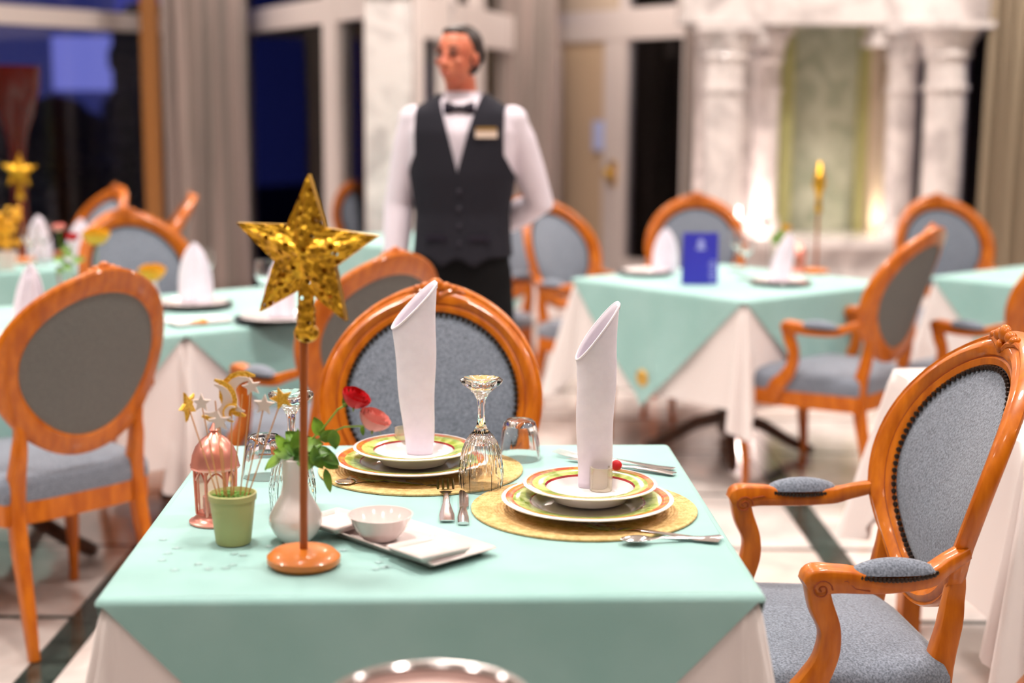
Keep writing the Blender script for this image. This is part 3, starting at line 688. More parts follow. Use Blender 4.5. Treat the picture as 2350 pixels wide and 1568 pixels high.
# right middle
n2 = on(1708, 690, TZ).to_2d(); l2 = on(1312, 637, TZ).to_2d(); e2 = (l2-n2).normalized(); rr2 = math.atan2(-e2.y, -e2.x); o2 = Vector((-e2.y, e2.x))*-1
if o2.y < 0: o2 = -o2
print('T2 edge', (l2-n2).length, n2, l2); cc = n2+e2*TW/2+o2*TW/2
make_table(cc.x, cc.y, rr2, 'right middle table holding the blue menu card', 'white undercloth of the table with the blue menu card', 'mint cover with a round gold emblem under the blue menu card', 6, emblem=True)
make_table(2.52, 6.22, rr2, 'table at right beyond the grey-backed chair', 'white undercloth of the far right table', 'mint cover of the far right table, seen between two chairs', 7)
make_table(-2.6, 6.5, rr2, 'far table at the left edge under the small gold star', 'white undercloth of the far left table', 'mint cover of the far left table', 8)
make_table(-.42, 8.0, rr2, 'far table behind the waiter', 'white undercloth of the table behind the waiter', 'mint cover of the table behind the waiter', 9)
make_table(1.56, 3.50, math.radians(3), 'table behind the nearest right hand chair', 'plain white cloth hanging in a long corner behind the right hand chair', '', 10, overlay=False, legs='four', drop=.42)
# ================================================================== TABLEWARE
Z0 = TZ+.0015
pm = {.15: plate_mat(.15), .118: plate_mat(.118)}
def lathe_thing(name, prof, m, p, label, cat, group=None, seg=48, mod=None, rz=0):
    o = MB().lathe(prof, seg, mod=mod, capped=False).build(name, m); o.location = p; o.rotation_euler = (0, 0, rz); return tag(o, label, cat, group)
def closed(out, inn): return out+inn[::-1]
def placemat(p, lab, R=.2):
    pr = [(0.0, .0), (R, .0)]; n = 34; top = []
    for k in range(n*3+1): r = R*k/(n*3); top.append((r, .003+.0016*abs(math.sin(PI*k/3))))
    lathe_thing('placemat', [(0, 0.0), (R, 0.0)]+top[::-1], M['straw'], p, lab, 'placemat', 'round straw placemats', 72)
def plate(p, R, lab, name, deep=0.018):
    r0 = R*.62
    pr = [(0, 0), (r0*.85, 0), (r0*.9, .004), (r0, deep*.55), (R, deep+.004), (R+.001, deep+.006), (R-.002, deep+.0075), (r0*1.03, deep*.55+.006), (r0*.92, .007), (r0*.8, .005), (0, .005)]
    if name == 'soup_plate':
        pr = [(0, 0), (R*.5, 0), (R*.56, .003), (R*.66, .022), (R, .030), (R+.001, .032), (R-.002, .0335), (R*.675, .027), (R*.60, .013), (R*.5, .007), (0, .006)]
    lathe_thing(name, pr, pm[R], p, lab, 'plate', None, 72)
def cyl_napkin(p, lab, h, r0, r1, lean, flip=1, cut=.09):
    t = thing('folded_napkin', lab, 'napkin', p)
    def pos(a, f):
        r = (r0+(r1-r0)*(f**.7))*(1+.05*a/(2*PI)); hh = h-cut*(1-math.cos(a))*.5-cut*.13*(1-math.sin(a))-(.012 if a > 2*PI else 0)
        zz = hh*f
        x = r*math.cos(a)*1.0+lean*(zz/h)+.0012*math.sin(zz*40); y = r*math.sin(a)*.42; return Vector((x*1.0, y, zz))
    m = MB(); m.grid(lambda u, v: pos(-.3+u*(2*PI+1.2), v), 56, 26)
    o = m.build('roll', M['napkin'], t, angle=80); sd = o.modifiers.new('thickness', 'SOLIDIFY'); sd.thickness = .0022
    m = MB().tube([pos(-.3+u/40*(2*PI+1.2), 1) for u in range(41)], .0021, 6); m.tube([pos(-.3+(2*PI+1.2), v/20) for v in range(21)], .0016, 6)
    o = m.build('hem', M['napkin_hem'], t)
    return t
def small_napkin(p, lab, h=.19, w=.055, group=None, rz=0, lean=0):
    t = thing('folded_napkin', lab, 'napkin', p, rz, group)
    for k, (dx, hh, ww, yy) in enumerate(((0, 1.0, 1.0, .022), (-.25, .86, .62, -.004), (.30, .90, .55, -.010))):
        m = MB().grid(lambda u, v: (w*(dx*(1-v*.5)+(u-.5)*2*ww*(1-v**1.9)**.72*(.8+.35*v))+lean*v, yy*(1-v*.5)-(.022*math.cos((u-.5)*PI))*(1-v*.6)+.02, h*hh*v), 12, 14)
        o = m.build('fold', M['napkin'], t, angle=80, merge=True); sd = o.modifiers.new('thickness', 'SOLIDIFY'); sd.thickness = .002
    return t
# --- settings
pm1 = on(1340, 1168, Z0); placemat(pm1, 'round straw placemat at the right, under the plates by the right hand chair')
pm2 = on(966, 1078, Z0); placemat(pm2, 'round straw placemat at the far side of the foreground table')
pa = on(1348, 1140, Z0+.03); plate((pa.x, pa.y, Z0+.0055), .15, 'large green and red rimmed dinner plate on the right placemat', 'dinner_plate')
pb = on(1354, 1107, Z0+.047); plate((pb.x, pb.y, Z0+.0145), .118, 'green and red rimmed soup plate on the right dinner plate', 'soup_plate')
pc = on(945, 1048, Z0+.03); plate((pc.x, pc.y, Z0+.0055), .15, 'large green and red rimmed dinner plate on the far placemat', 'dinner_plate')
pd = on(950, 1024, Z0+.047); plate((pd.x, pd.y, Z0+.0145), .118, 'green and red rimmed soup plate on the far dinner plate', 'soup_plate')
zn = Z0+.022
q = on(963, 1042, zn); cyl_napkin((q.x, q.y, zn), 'tall rolled lilac-white napkin standing on the far soup plate', .355, .024, .043, -.012)
q = on(1363, 1118, zn); cyl_napkin((q.x, q.y, zn), 'tall rolled lilac-white napkin standing on the right soup plate', .350, .028, .036, .002, cut=.10)
def napkin_ring(px, py, lab):
    q = on(px, py, zn)
    lathe_thing('napkin_ring', [(.0175, .0), (.0205, .0), (.021, .02), (.0205, .042), (.0165, .042), (.0165, .02), (.0175, 0)], M['ring_glass'], (q.x, q.y, zn), lab, 'napkin ring', None, 12)
napkin_ring(929, 1028, 'clear faceted napkin ring left behind the far napkin'); napkin_ring(1379, 1124, 'clear faceted napkin ring in front of the right napkin')
q = on(1415, 1068, Z0+.058); o = MB().ball((0, 0, 0), .0098, 16, 12).build('red_berry', M['red_petal']); o.location = q; tag(o, 'small red ball on the rim of the right soup plate', 'berry')
# --- glasses (all upside down)
def goblet(px, py, lab):
    q = on(px, py, Z0)
    def mod(a, z):
        if z < .045: return 1+.030*math.cos(18*a)
        if z < .105: return 1+.060*math.cos(12*a+z*190)*math.cos(12*a-z*190)
        if z > .195: return 1+.03*math.cos(14*a)
        return 1+.01*math.cos(8*a)
    out = [(.0385, 0), (.0400, .015), (.0405, .03), (.040, .045), (.0385, .06), (.0355, .075), (.030, .09), (.022, .102), (.0135, .112), (.0085, .122), (.0068, .140), (.0066, .155), (.0085, .170), (.015, .182), (.026, .192), (.0355, .199), (.0385, .204), (.0385, .208), (.034, .210), (.015, .2065), (.0, .205)]
    inn = [(.0370, 0), (.0375, .015), (.0378, .03), (.0372, .045), (.0355, .06), (.032, .075), (.026, .087), (.015, .096), (0, .098)]
    t = thing('wine_goblet', lab, 'glass', q, 0, None)
    MB().lathe(inn[::-1]+out, 48, mod=mod, capped=False).build('goblet', M['thin_glass'], t, angle=25)
    return t
goblet(1104, 1122, 'upside-down cut crystal wine goblet between the two place settings')
goblet(672, 1168, 'upside-down cut crystal wine goblet behind the wooden star pole')
def tumbler(px, py, lab):
    q = on(px, py, Z0)
    def mod(a, z): return 1+.015*math.cos(14*a)*(1 if z < .05 else .3)
    pr = [(0, .066), (.024, .066), (.030, .058), (.036, .03), (.0405, 0), (.0425, 0), (.040, .03), (.0355, .062), (.0315, .075), (.026, .080), (0, .081)]
    lathe_thing('tumbler', pr, M['glass'], q, lab, 'glass', None, 48, mod)
tumbler(1192, 1052, 'upside-down clear tumbler right behind the crystal goblet'); tumbler(608, 1092, 'upside-down clear tumbler behind the lantern and flower vase')
# --- cutlery
def cutlery(kind, p0, p1, lab, L=.2, zb=0.0):
    """p0 = head end, p1 = handle end (pixels, on the cloth)"""
    a = on(*p0, Z0+zb); b = on(*p1, Z0+zb); d = (a-b).to_2d(); L = d.length; ang = math.atan2(d.y, d.x)
    m = MB(); s = L/.2
    if kind == 'fork':
        m.tube([(0, 0, .004), (.03, 0, .003), (.08, 0, .006), (.12, 0, .008), (.14, 0, .005)], [(.0012, .0095), (.0012, .010), (.0014, .005), (.0016, .0035), (.0015, .008)], 10, up=(0, 0, 1))
        m.tube([(.138, 0, .005), (.148, 0, .003), (.157, 0, .0035)], [(.0012, .007), (.0012, .0122), (.0011, .0125)], 10, up=(0, 0, 1))
        for k in range(4):
            y = (k-1.5)*.0072; m.tube([(.155, y, .0035), (.175, y, .005), (.2, y*.97, .010)], [(.0011, .0020), (.0011, .0019), (.0008, .0010)], 6, up=(0, 0, 1))
    elif kind == 'spoon':
        m.tube([(0, 0, .004), (.03, 0, .003), (.08, 0, .006), (.12, 0, .008), (.14, 0, .006), (.148, 0, .005)], [(.0012, .0095), (.0012, .010), (.0014, .005), (.0016, .0035), (.0015, .0045), (.001, .006)], 10, up=(0, 0, 1))
        def bowl(u, v):
            th = 2*PI*u; r = v; return (.172+.029*r*math.cos(th), .018*r*math.sin(th)*(1-.12*math.cos(th)), .0015+.007*r*r)
        m.grid(bowl, 24, 6)
    else:
        m.tube([(0, 0, .004), (.03, 0, .005), (.075, 0, .005), (.09, 0, .004)], [(.003, .0085), (.0035, .009), (.003, .006), (.0025, .006)], 10, up=(0, 0, 1))
        m.prism([(.088, -.005), (.10, -.009), (.17, -.0095), (.195, -.002), (.2, .004), (.19, .006), (.088, .006)], .0032, .0045, 2)
    o = m.build({'fork': 'fork', 'spoon': 'spoon', 'knife': 'table_knife'}[kind], M['silver']); o.location = (b.x, b.y, Z0+zb); o.rotation_euler = (0, 0, ang); o.scale = (s, s if s > 1 else 1, 1)
    if kind == 'spoon': sd = o.modifiers.new('thickness', 'SOLIDIFY'); sd.thickness = .0008
    tag(o, lab, 'cutlery')
cutlery('fork', (1022, 1110), (1026, 1200), 'silver fork pointing away between the two placemats')
cutlery('knife', (1062, 1130), (1063, 1206), 'short silver knife beside the fork pointing away')
cutlery('fork', (1338, 1212), (1652, 1246), 'silver fork in front of the right placemat, tines to the left')
cutlery('spoon', (1425, 1250), (1655, 1236), 'silver spoon in front of the right placemat, lying against the fork')
cutlery('fork', (1274, 1044), (1545, 1080), 'silver fork behind the right plates, handle sticking out to the right')
cutlery('knife', (1300, 1056), (1548, 1092), 'silver knife behind the right plates beside the fork')
cutlery('spoon', (770, 1116), (930, 1108), 'silver spoon in front of the far placemat')
cutlery('fork', (800, 1106), (1008, 1120), 'silver fork in front of the far placemat')
# --- white tray with dishes
c = [on(740, 1226, Z0), on(1002, 1318, Z0), on(1136, 1272, Z0)]
ex = (c[1]-c[0]).to_2d(); Lx = ex.length; ey = (c[2]-c[1]).to_2d(); Ly = ey.length; ct = c[0].to_2d()+ex/2+ey/2; ra = math.atan2(ex.y, ex.x)
print('tray', Lx, Ly, math.degrees(ra))
def dish(name, w, h, d, hgt, rnd, p, rz, m, lab, tilt=(0, 0)):
    def rr(w, h, r, z):
        o = []
        for q in range(4):
            cxx, cyy = [(1, 1), (-1, 1), (-1, -1), (1, -1)][q]
            for k in range(5): a = q*PI/2+k/4*PI/2; o.append((cxx*(w/2-r)+r*math.cos(a), cyy*(h/2-r)+r*math.sin(a), z))
        return o
    L = [rr(w*.6, h*.6, rnd, 0), rr(w*.86, h*.82, rnd, 0), rr(w, h, rnd, hgt), rr(w-.003, h-.003, rnd, hgt+.002), rr(w-.012, h-.012, rnd, hgt-.001), rr(w*.84, h*.78, rnd, .0045), rr(w*.5, h*.5, rnd*.8, .004)]
    vs = [p_ for l in L for p_ in l]; n = 20; fs = [(r*n+k, r*n+(k+1) % n, (r+1)*n+(k+1) % n, (r+1)*n+k) for r in range(len(L)-1) for k in range(n)]
    fs.append(tuple(range(n))[::-1]); fs.append(tuple((len(L)-1)*n+k for k in range(n)))
    o = MB().add(vs, fs).build(name, m, angle=50); o.location = p; o.rotation_euler = (tilt[0], tilt[1], rz); return tag(o, lab, 'dish')
dish('serving_tray', Lx, max(Ly, .13), 0, .012, .006, (ct.x, ct.y, Z0), ra, M['porcelain_warm'], 'rectangular white porcelain tray with bowl and square dishes on it')
q = on(985, 1262, Z0+.018); dish('square_dish', .10, .10, 0, .010, .006, (q.x, q.y, Z0+.013), ra-.1, M['porcelain_warm'], 'small square white dish on the near end of the tray', (0, math.radians(-3)))
q = on(772, 1194, Z0+.02); dish('square_dish', .095, .095, 0, .010, .006, (q.x, q.y, Z0+.012), ra+.1, M['porcelain_warm'], 'small square white dish on the far end of the tray, behind the bowl')
q = on(872, 1240, Z0+.006)
lathe_thing('dip_bowl', [(0, 0), (.026, 0), (.030, .003), (.042, .018), (.0525, .040), (.0535, .041), (.0515, .041), (.040, .019), (.026, .007), (0, .006)], M['porcelain_warm'], (q.x, q.y+.01, Z0+.006), 'round white dip bowl in the middle of the tray', 'bowl')
# --- golden star stand
def star_shell(R, r, dep, rot=0):
    m = MB(); tips = []
    for k in range(10): a = PI/2+rot+k*PI/5; q = R if k % 2 == 0 else r; tips.append(Vector((q*math.cos(a), 0, q*math.sin(a))))
    for sgn in (-1, 1):
        ap = Vector((0, sgn*dep, 0)); off = Vector((0, sgn*.006, 0))
        for k in range(10):
            a, b = tips[k]+off, tips[(k+1) % 10]+off; n = 6
            vs = []; fs = []; idx = {}
            for i in range(n+1):
                for j in range(n+1-i):
                    idx[(i, j)] = len(vs); u, v = i/n, j/n; vs.append(ap*(1-u-v)+a*u+b*v+Vector((0, sgn*.003*math.sin(u*9)*math.sin(v*9), 0)))
            for i in range(n):
                for j in range(n-i):
                    fs.append((idx[(i, j)], idx[(i+1, j)], idx[(i, j+1)]))
                    if i+j < n-1: fs.append((idx[(i+1, j)], idx[(i+1, j+1)], idx[(i, j+1)]))
            m.add(vs, fs)
    rim = MB(); n = 10
    for k in range(10):
        a, b = tips[k], tips[(k+1) % 10]; o = Vector((0, .007, 0)); rim.add([a-o, a+o, b+o, b-o], [(0, 1, 2, 3)])
    return m, rim
M['gold_rim'] = mat('gold_rim', (0.80, 0.46, 0.04), 0.3, metal=0.8)
def star_stand(p, lab, hs=.47, R=.118, rz=0.0, dark=True, dx=0):
    t = thing('star_stand', lab, 'ornament', p, rz)
    MB().lathe([(0, 0), (.050, 0), (.0565, .006), (.0565, .014), (.048, .022), (.03, .0245), (.012, .026), (0, .026)], 40).build('base', M['wood_base'], t)
    MB().lathe([(.0062, .02), (.0062, hs-.125)], 14).build('pole', M['wood_pole'], t)
    m, rim = star_shell(R, R*.43, .030, -.045)
    s = m.build('star', M['gold'], t, smooth=False, merge=True); s.location = (dx, 0, hs)
    r_ = rim.build('star_rim', M['gold_rim'], s, smooth=False)
    if dark: MB().tube([(0, 0, -.085), (0, 0, -.02)], .0125, 12, up=(1, 0, 0)).ball((0, 0, -.12), (.020, .016, .016), 14, 10).tube([(0, 0, -.12), (0, 0, -.08)], .014, 12, up=(1, 0, 0)).build('socket', M['gold'], s)
    return t
q = on(697, 1296, Z0); star_stand(q, 'large pierced golden star on a wooden pole with round orange base', hs=.484, R=.118, rz=math.radians(-14), dx=.004).rotation_euler[1] = .018
# --- flower vase
q = on(680, 1240, Z0)
lathe_thing('bud_vase', [(0, 0), (.024, 0), (.027, .003), (.036, .014), (.0435, .030), (.0425, .045), (.033, .062), (.024, .078), (.0205, .095), (.0205, .130), (.0225, .137), (.0195, .138), (.0175, .13), (.0175, .09), (.03, .05), (0, .02)], M['porcelain'], q, 'white porcelain bud vase with bulb body holding the roses', 'vase')
VT = Vector((q.x, q.y, Z0+.137))
def leaf_mesh(L, W, curl=.25):
    m = MB()
    def fn(u, v):
        w = W*math.sin(PI*min(1, u**.8))**.8*(v-.5); return (L*u, w, -curl*L*u*u+abs(v-.5)*W*.25)
    return m.grid(fn, 8, 4)
def place_leaf(parent, base, d, L=.03, W=.02, roll=0, m='leaf'):
    d = Vector(d).normalized(); me = leaf_mesh(L, W); z = Vector((.15, -.75, .65)); y = z.cross(d)
    if y.length < .05: y = Vector((0, 1, 0))
    y.normalize(); z = d.cross(y); R3 = Matrix((d, y, z)).transposed() @ Matrix.Rotation(roll, 3, 'X')
    me.v = [tuple(R3 @ Vector(v)+Vector(base)) for v in me.v]; me.build('leaf', M[m], parent, angle=80)
def rose(base, path, r, m, lab, leaves, name='rose', stemr=.0016, tall=1.15):
    t = thing(name, lab, 'flower', base); base = Vector(base)
    pts = [Vector(p)-base for p in path]; n = 4; sp_ = []
    for i in range(len(pts)-1):
        for k in range(n): sp_.append(pts[i].lerp(pts[i+1], k/n))
    sp_.append(pts[-1]); MB().tube(sp_, stemr, 7).build('stem', M['stem'], t)
    d = (pts[-1]-pts[-2]).normalized(); ax_ = Vector((0, 0, 1)).rotation_difference((d*.45+Vector((0, -.15, 1))).normalized()).to_matrix(); hd = MB(); c = pts[-1]
    rnd = random.Random(int(r*1e4))
    for ring, (n, rr_, hh, op) in enumerate(((2, .40, 1.30, .3), (3, .66, 1.30, .6), (4, .88, 1.18, 1.0), (5, 1.02, .98, 1.6))):
        for k in range(n):
            a0 = 2*PI*k/n+ring*.9
            def fn(u, v, a0=a0, n=n, rr_=rr_, hh=hh, op=op):
                a = a0+(u-.5)*2*PI/n*1.55; q_ = r*rr_*(math.sin(PI*(.16+.40*v)))*(1+op*.12*v*v)*(1+.08*(1-v)); z = r*hh*v*(1-.10*(2*u-1)**2)
                return tuple(ax_ @ Vector((q_*math.cos(a), q_*math.sin(a), z))+c)
            hd.grid(fn, 8, 7)
    hd.build('flower_head', M[m], t, angle=80)
    sep = MB()
    for k in range(5):
        a = 2*PI*k/5; sep.tube([c+ax_ @ Vector((0, 0, -.002)), c+ax_ @ Vector((r*.5*math.cos(a), r*.5*math.sin(a), r*.15)), c+ax_ @ Vector((r*.9*math.cos(a), r*.9*math.sin(a), -r*.1))], [(.001, .003), (.001, .003), (.0003, .0006)], 6)
    sep.build('sepals', M['stem'], t)
    for (b, dr, L, W, rl_) in leaves: place_leaf(t, Vector(b)-base, dr, L, W, rl_)
    return t
yv = VT.y
def PV(px, py, dy=0): return P(px, py, yv+dy)
LV = lambda px, py, tx, ty, L, W, dy=0, roll=0: (PV(px, py, dy), PV(tx, ty, dy-.005)-PV(px, py, dy), L, W, roll)
rose(VT-Vector((0, 0, .05)), [VT-Vector((0, 0, .05)), VT+Vector((.004, 0, .01)), PV(740, 985), PV(775, 940), PV(800, 926), PV(808, 930)], .0205, 'red_petal', 'dark red rose in the white bud vase',
     [LV(790, 935, 800, 895, .03, .012), LV(735, 1000, 722, 955, .032, .022), LV(700, 1030, 640, 955, .036, .018), LV(690, 1045, 648, 1010, .034, .024), LV(670, 1050, 625, 1030, .032, .022, -.01), LV(690, 1020, 655, 990, .03, .02, .01), LV(650, 1050, 598, 1075, .036, .028, -.01, .5), LV(735, 1010, 770, 990, .03, .02, 0, .6), LV(670, 1030, 690, 985, .034, .022, -.012, 1)])
rose(VT-Vector((0, 0, .05))+Vector((.004, .004, 0)), [VT+Vector((.004, .004, -.05)), VT+Vector((.008, 0, .012)), PV(745, 1000), PV(790, 980), PV(830, 978), PV(850, 982)], .0225, 'pink_petal', 'salmon pink rose in the white bud vase, right of the red one',
     [LV(765, 985, 768, 1035, .034, .022, -.006, .4), LV(735, 1040, 775, 1060, .036, .022), LV(740, 1050, 790, 1085, .032, .022, .01, .5), LV(745, 1075, 762, 1135, .042, .014), LV(720, 1040, 755, 1035, .03, .022), LV(710, 1040, 745, 1075, .034, .022, -.01), LV(830, 978, 835, 1005, .016, .008)]+[LV(690+random.uniform(-35, 45), 1048+random.uniform(-30, 20), 690+random.uniform(-110, 110), 1040+random.uniform(-80, 70), random.uniform(.028, .036), random.uniform(.020, .028), random.uniform(-.03, .03), random.uniform(-.6, .6)) for _ in range(14)])
# --- olive pot with party picks
q = on(536, 1245, Z0); PT = q.copy()
t = thing('plant_pot', 'small olive green pot holding moon and star picks', 'pot', q)
MB().lathe([(0, 0), (.027, 0), (.0285, .003), (.0365, .072), (.0385, .073), (.039, .083), (.0365, .084), (.034, .078), (.033, .070), (0, .068)], 40).build('body', M['pot'], t)
m = MB(); rnd = random.Random(2)
for k in range(60): a = rnd.uniform(0, 2*PI); r_ = .03*math.sqrt(rnd.random()); m.ball((r_*math.cos(a), r_*math.sin(a), .073+rnd.uniform(0, .005)), (.005, .005, .004), 6, 4)
stuff(m.build('green_foam', M['foam'], t))
def poly_star(R, r, rot=0): return [((R if k % 2 == 0 else r)*math.cos(PI/2+rot+k*PI/5), (R if k % 2 == 0 else r)*math.sin(PI/2+rot+k*PI/5)) for k in range(10)]
def poly_moon(R, rot=0, flip=1):
    o = [(R*math.cos(a), R*math.sin(a)) for a in [math.radians(70+k*22) for k in range(11)]]; o2 = [(.42*R+R*.85*math.cos(a), R*.85*math.sin(a)) for a in [math.radians(266-k*17.2) for k in range(11)]]
    return [(flip*(x*math.cos(rot)-y*math.sin(rot)), x*math.sin(rot)+y*math.cos(rot)) for x, y in o+o2]
def pick(px, py, kind, R, m1, m2, lab, rot=0, flip=1, dy=0, rz=0, bx=0):
    top = P(px, py, PT.y+dy); base = PT+Vector((bx, dy*.3, .07)); t = thing('party_pick', lab, 'decoration', base, 0, None)
    MB().tube([Vector((0, 0, 0)), (top-base)*.5, top-base], .0011, 6, up=(0, 1, 0)).build('stick', M['stick'], t)
    poly = poly_star(R, R*.45, rot) if kind == 'star' else poly_moon(R, rot, flip)
    R3 = Matrix.Rotation(rz, 3, 'Z')
    for nm, sc, y0, y1, mm in (('back_shape', 1.18 if m2 else 1, 0, .0025, m2 or m1), ('front_shape', .92, -.002, 0, m1)):
        g = MB().prism([(x*sc, z*sc) for x, z in poly], y0, y1); g.v = [tuple(R3 @ Vector(v)+(top-base)) for v in g.v]; g.build(nm, M[mm], t, smooth=False)
pick(494, 920, 'moon', .030, 'cream_felt', 'glitter', 'cream crescent moon pick with gold glitter edge, left one', rot=PI-.35, bx=-.012)
pick(556, 905, 'moon', .032, 'cream_felt', 'glitter', 'cream crescent moon pick with thick gold edge, middle one', rot=-.25, bx=.0, dy=.006)
pick(577, 888, 'star', .016, 'cream_felt', None, 'small cream star pick, topmost of the picks', bx=.012, dy=-.012, rot=.2)
pick(606, 930, 'star', .018, 'cream_felt', None, 'cream star pick above the glass, second from right', bx=.018, dy=-.008, rot=-.1)
pick(646, 916, 'star', .020, 'glitter', None, 'gold glitter star pick, rightmost of the picks', bx=.022, dy=.004, rot=.3)
pick(503, 968, 'star', .018, 'cream_felt', None, 'cream star pick, lowest of the picks', bx=-.008, dy=-.014, rot=.1)
pick(462, 925, 'star', .016, 'cream_felt', None, 'small cream star pick at the left beside the slanting gold star', bx=-.018, dy=-.004)
pick(432, 932, 'star', .026, 'glitter', None, 'gold glitter star pick seen nearly edge-on, leftmost of the picks', bx=-.022, dy=.002, rot=.4, rz=1.25)
pick(532, 948, 'moon', .013, 'cream_felt', 'glitter', 'tiny cream and gold moon pick in the middle of the bunch', rot=-.2, bx=-.002, dy=-.008)
# --- rose gold lantern
def lantern(p, lab, s=1.0):
    t = thing('lantern', lab, 'lantern', p); t.scale = (s, s, s); n = 6
    MB().lathe([(0, 0), (.046, 0), (.046, .003), (.040, .006), (.034, .012), (.033, .016), (0, .016)], 24).build('base', M['rose_gold'], t)
    m = MB()
    for k in range(n):
        a = 2*PI*k/n+.25; d = Vector((math.cos(a), math.sin(a), 0)); a2 = a+2*PI/n; d2 = Vector((math.cos(a2), math.sin(a2), 0))
        m.tube([d*.032+Vector((0, 0, .015)), d*.035+Vector((0, 0, .095))], .0028, 6, up=(1, 0, 0))
        arch = []
        for i in range(9): f = i/8; q_ = (d*.034).lerp(d2*.034, f); arch.append(q_+Vector((0, 0, .072+.018*math.sin(PI*f))))
        m.tube(arch, .0018, 5)
    m.build('frame', M['rose_gold'], t)
    for k in range(n):
        a = 2*PI*k/n+.25; a2 = a+2*PI/n; d = Vector((math.cos(a), math.sin(a), 0))*.0315; d2 = Vector((math.cos(a2), math.sin(a2), 0))*.0315
        MB().add([d+Vector((0, 0, .016)), d2+Vector((0, 0, .016)), d2+Vector((0, 0, .094)), d+Vector((0, 0, .094))], [(0, 1, 2, 3)]).build('pane', M['rose_glass'], t, smooth=False)
    MB().lathe([(.040, .094), (.042, .098), (.040, .102), (.038, .115), (.032, .130), (.022, .143), (.010, .152), (.006, .157), (.009, .160), (.006, .164), (.002, .172), (0, .175)], 24, mod=lambda a, z: 1+.03*math.cos(12*a)).build('dome', M['rose_gold'], t)
    MB().lathe([(0, .018), (.016, .018), (.016, .045), (0, .045)], 16).build('candle', M['porcelain'], t)
q = on(497, 1196, Z0); lantern(q, 'rose gold lantern with domed top behind the olive pot')
# confetti sprinkled on cloth
m = MB(); rnd = random.Random(5)
for k in range(26):
    q = on(rnd.uniform(370, 900), rnd.uniform(1235, 1310), Z0-.0006); a = rnd.uniform(0, 6)
    m.add([(q.x+x, q.y+y, z) for z in (Z0-.0006,) for x, y in poly_star(.009, .004, a)], [tuple(range(10))])
o = m.build('confetti', M['confetti'], smooth=False); stuff(o); tag(o, 'faint silver star confetti scattered round the olive pot', 'confetti')
# --- silver bucket in the very foreground
q = on(998, 1521, .80); R = .118
t = thing('ice_bucket', 'round silver-rimmed bucket at the bottom edge of the picture', 'bucket', (q.x, q.y-R-.004, FZ))
z = .80-FZ
MB().lathe([(.12, 0), (.12, .012), (.03, .03), (.018, .05), (.018, z-.26), (.05, z-.235)], 24).build('stand', M['silver'], t)
MB().lathe([(0, z-.235), (.085, z-.235), (.092, z-.225), (R-.006, z-.004), (R-.010, z-.012), (.082, z-.215), (0, z-.215)], 40, capped=False).build('body', M['pinkish'], t)
MB().lathe([(R-.008, z-.006), (R, z-.006), (R+.003, z), (R, z+.005), (R-.006, z+.005), (R-.010, z)], 56, capped=False).build('rim', M['silver'], t)
MB().lathe([(0, z-.018), (R-.014, z-.014), (R-.010, z-.020), (0, z-.030)], 40, capped=False).build('pink_reflection', M['pinkish'], t)['label'] = 'disc tinted pink for the reflection inside the silver bucket'  # disc carrying the silver's pinkish reflection as its own colour
# ================================================================== ITEMS ON THE OTHER TABLES
def charger(px, py, lab, R=.15):
    q = on(px, py, Z0); lathe_thing('charger_plate', [(0, 0), (R*.6, 0), (R, .012), (R, .014), (R*.62, .005), (0, .005)], M['charger'], q, lab, 'plate', None, 40)
    q2 = (q.x, q.y, Z0+.0055); lathe_thing('side_plate', [(0, 0), (R*.5, 0), (R*.85, .014), (R*.84, .016), (R*.5, .004), (0, .004)], M['porcelain'], q2, 'white plate on the '+lab.replace(' plate', ''), 'plate', None, 40); return q
def wineglass(px, py, lab, Z=None):
    q = on(px, py, Z or Z0)
    lathe_thing('wine_glass', [(0, 0), (.035, 0), (.034, .002), (.006, .006), (.004, .02), (.004, .085), (.012, .095), (.030, .115), (.038, .145), (.036, .180), (.033, .19), (.0315, .19), (.0345, .18), (.0365, .145), (.028, .117), (.008, .098), (0, .097)], M['glass'], q, lab, 'glass', None, 24)
q = charger(640, 738, 'black charger plate right of the golden star tail')
small_napkin((q.x, q.y, Z0+.012), 'white napkin standing behind the golden star', .20, .06)
wineglass(612, 722, 'upright wine glass behind the golden star')
q = charger(445, 705, 'black charger plate in the middle of the left middle table', .14); small_napkin((q.x, q.y, Z0+.012), 'white pointed napkin behind the left rear-view chair top', .22, .075)
q = charger(25, 790, 'black charger plate at the left edge', .15); small_napkin((q.x+.04, q.y, Z0+.012), 'pointed white napkin at the left edge in front of the far tables', .23, .06, lean=.02)
q = on(455, 742, Z0); dish('square_dish', .20, .12, 0, .010, .006, (q.x, q.y, Z0), rl, M['porcelain'], 'white dish with garnish on the left middle table')
g = on(458, 738, Z0+.012); o = MB().ball((0, 0, .008), (.03, .02, .008), 10, 6).ball((.012, 0, .014), (.014, .012, .006), 10, 6).build('garnish', M['salmon']); o.location = (g.x, g.y, Z0+.004); tag(o, 'orange garnish on the white dish', 'food')
wineglass(470, 690, 'clear wine glass beside the pointed napkin on the left middle table')
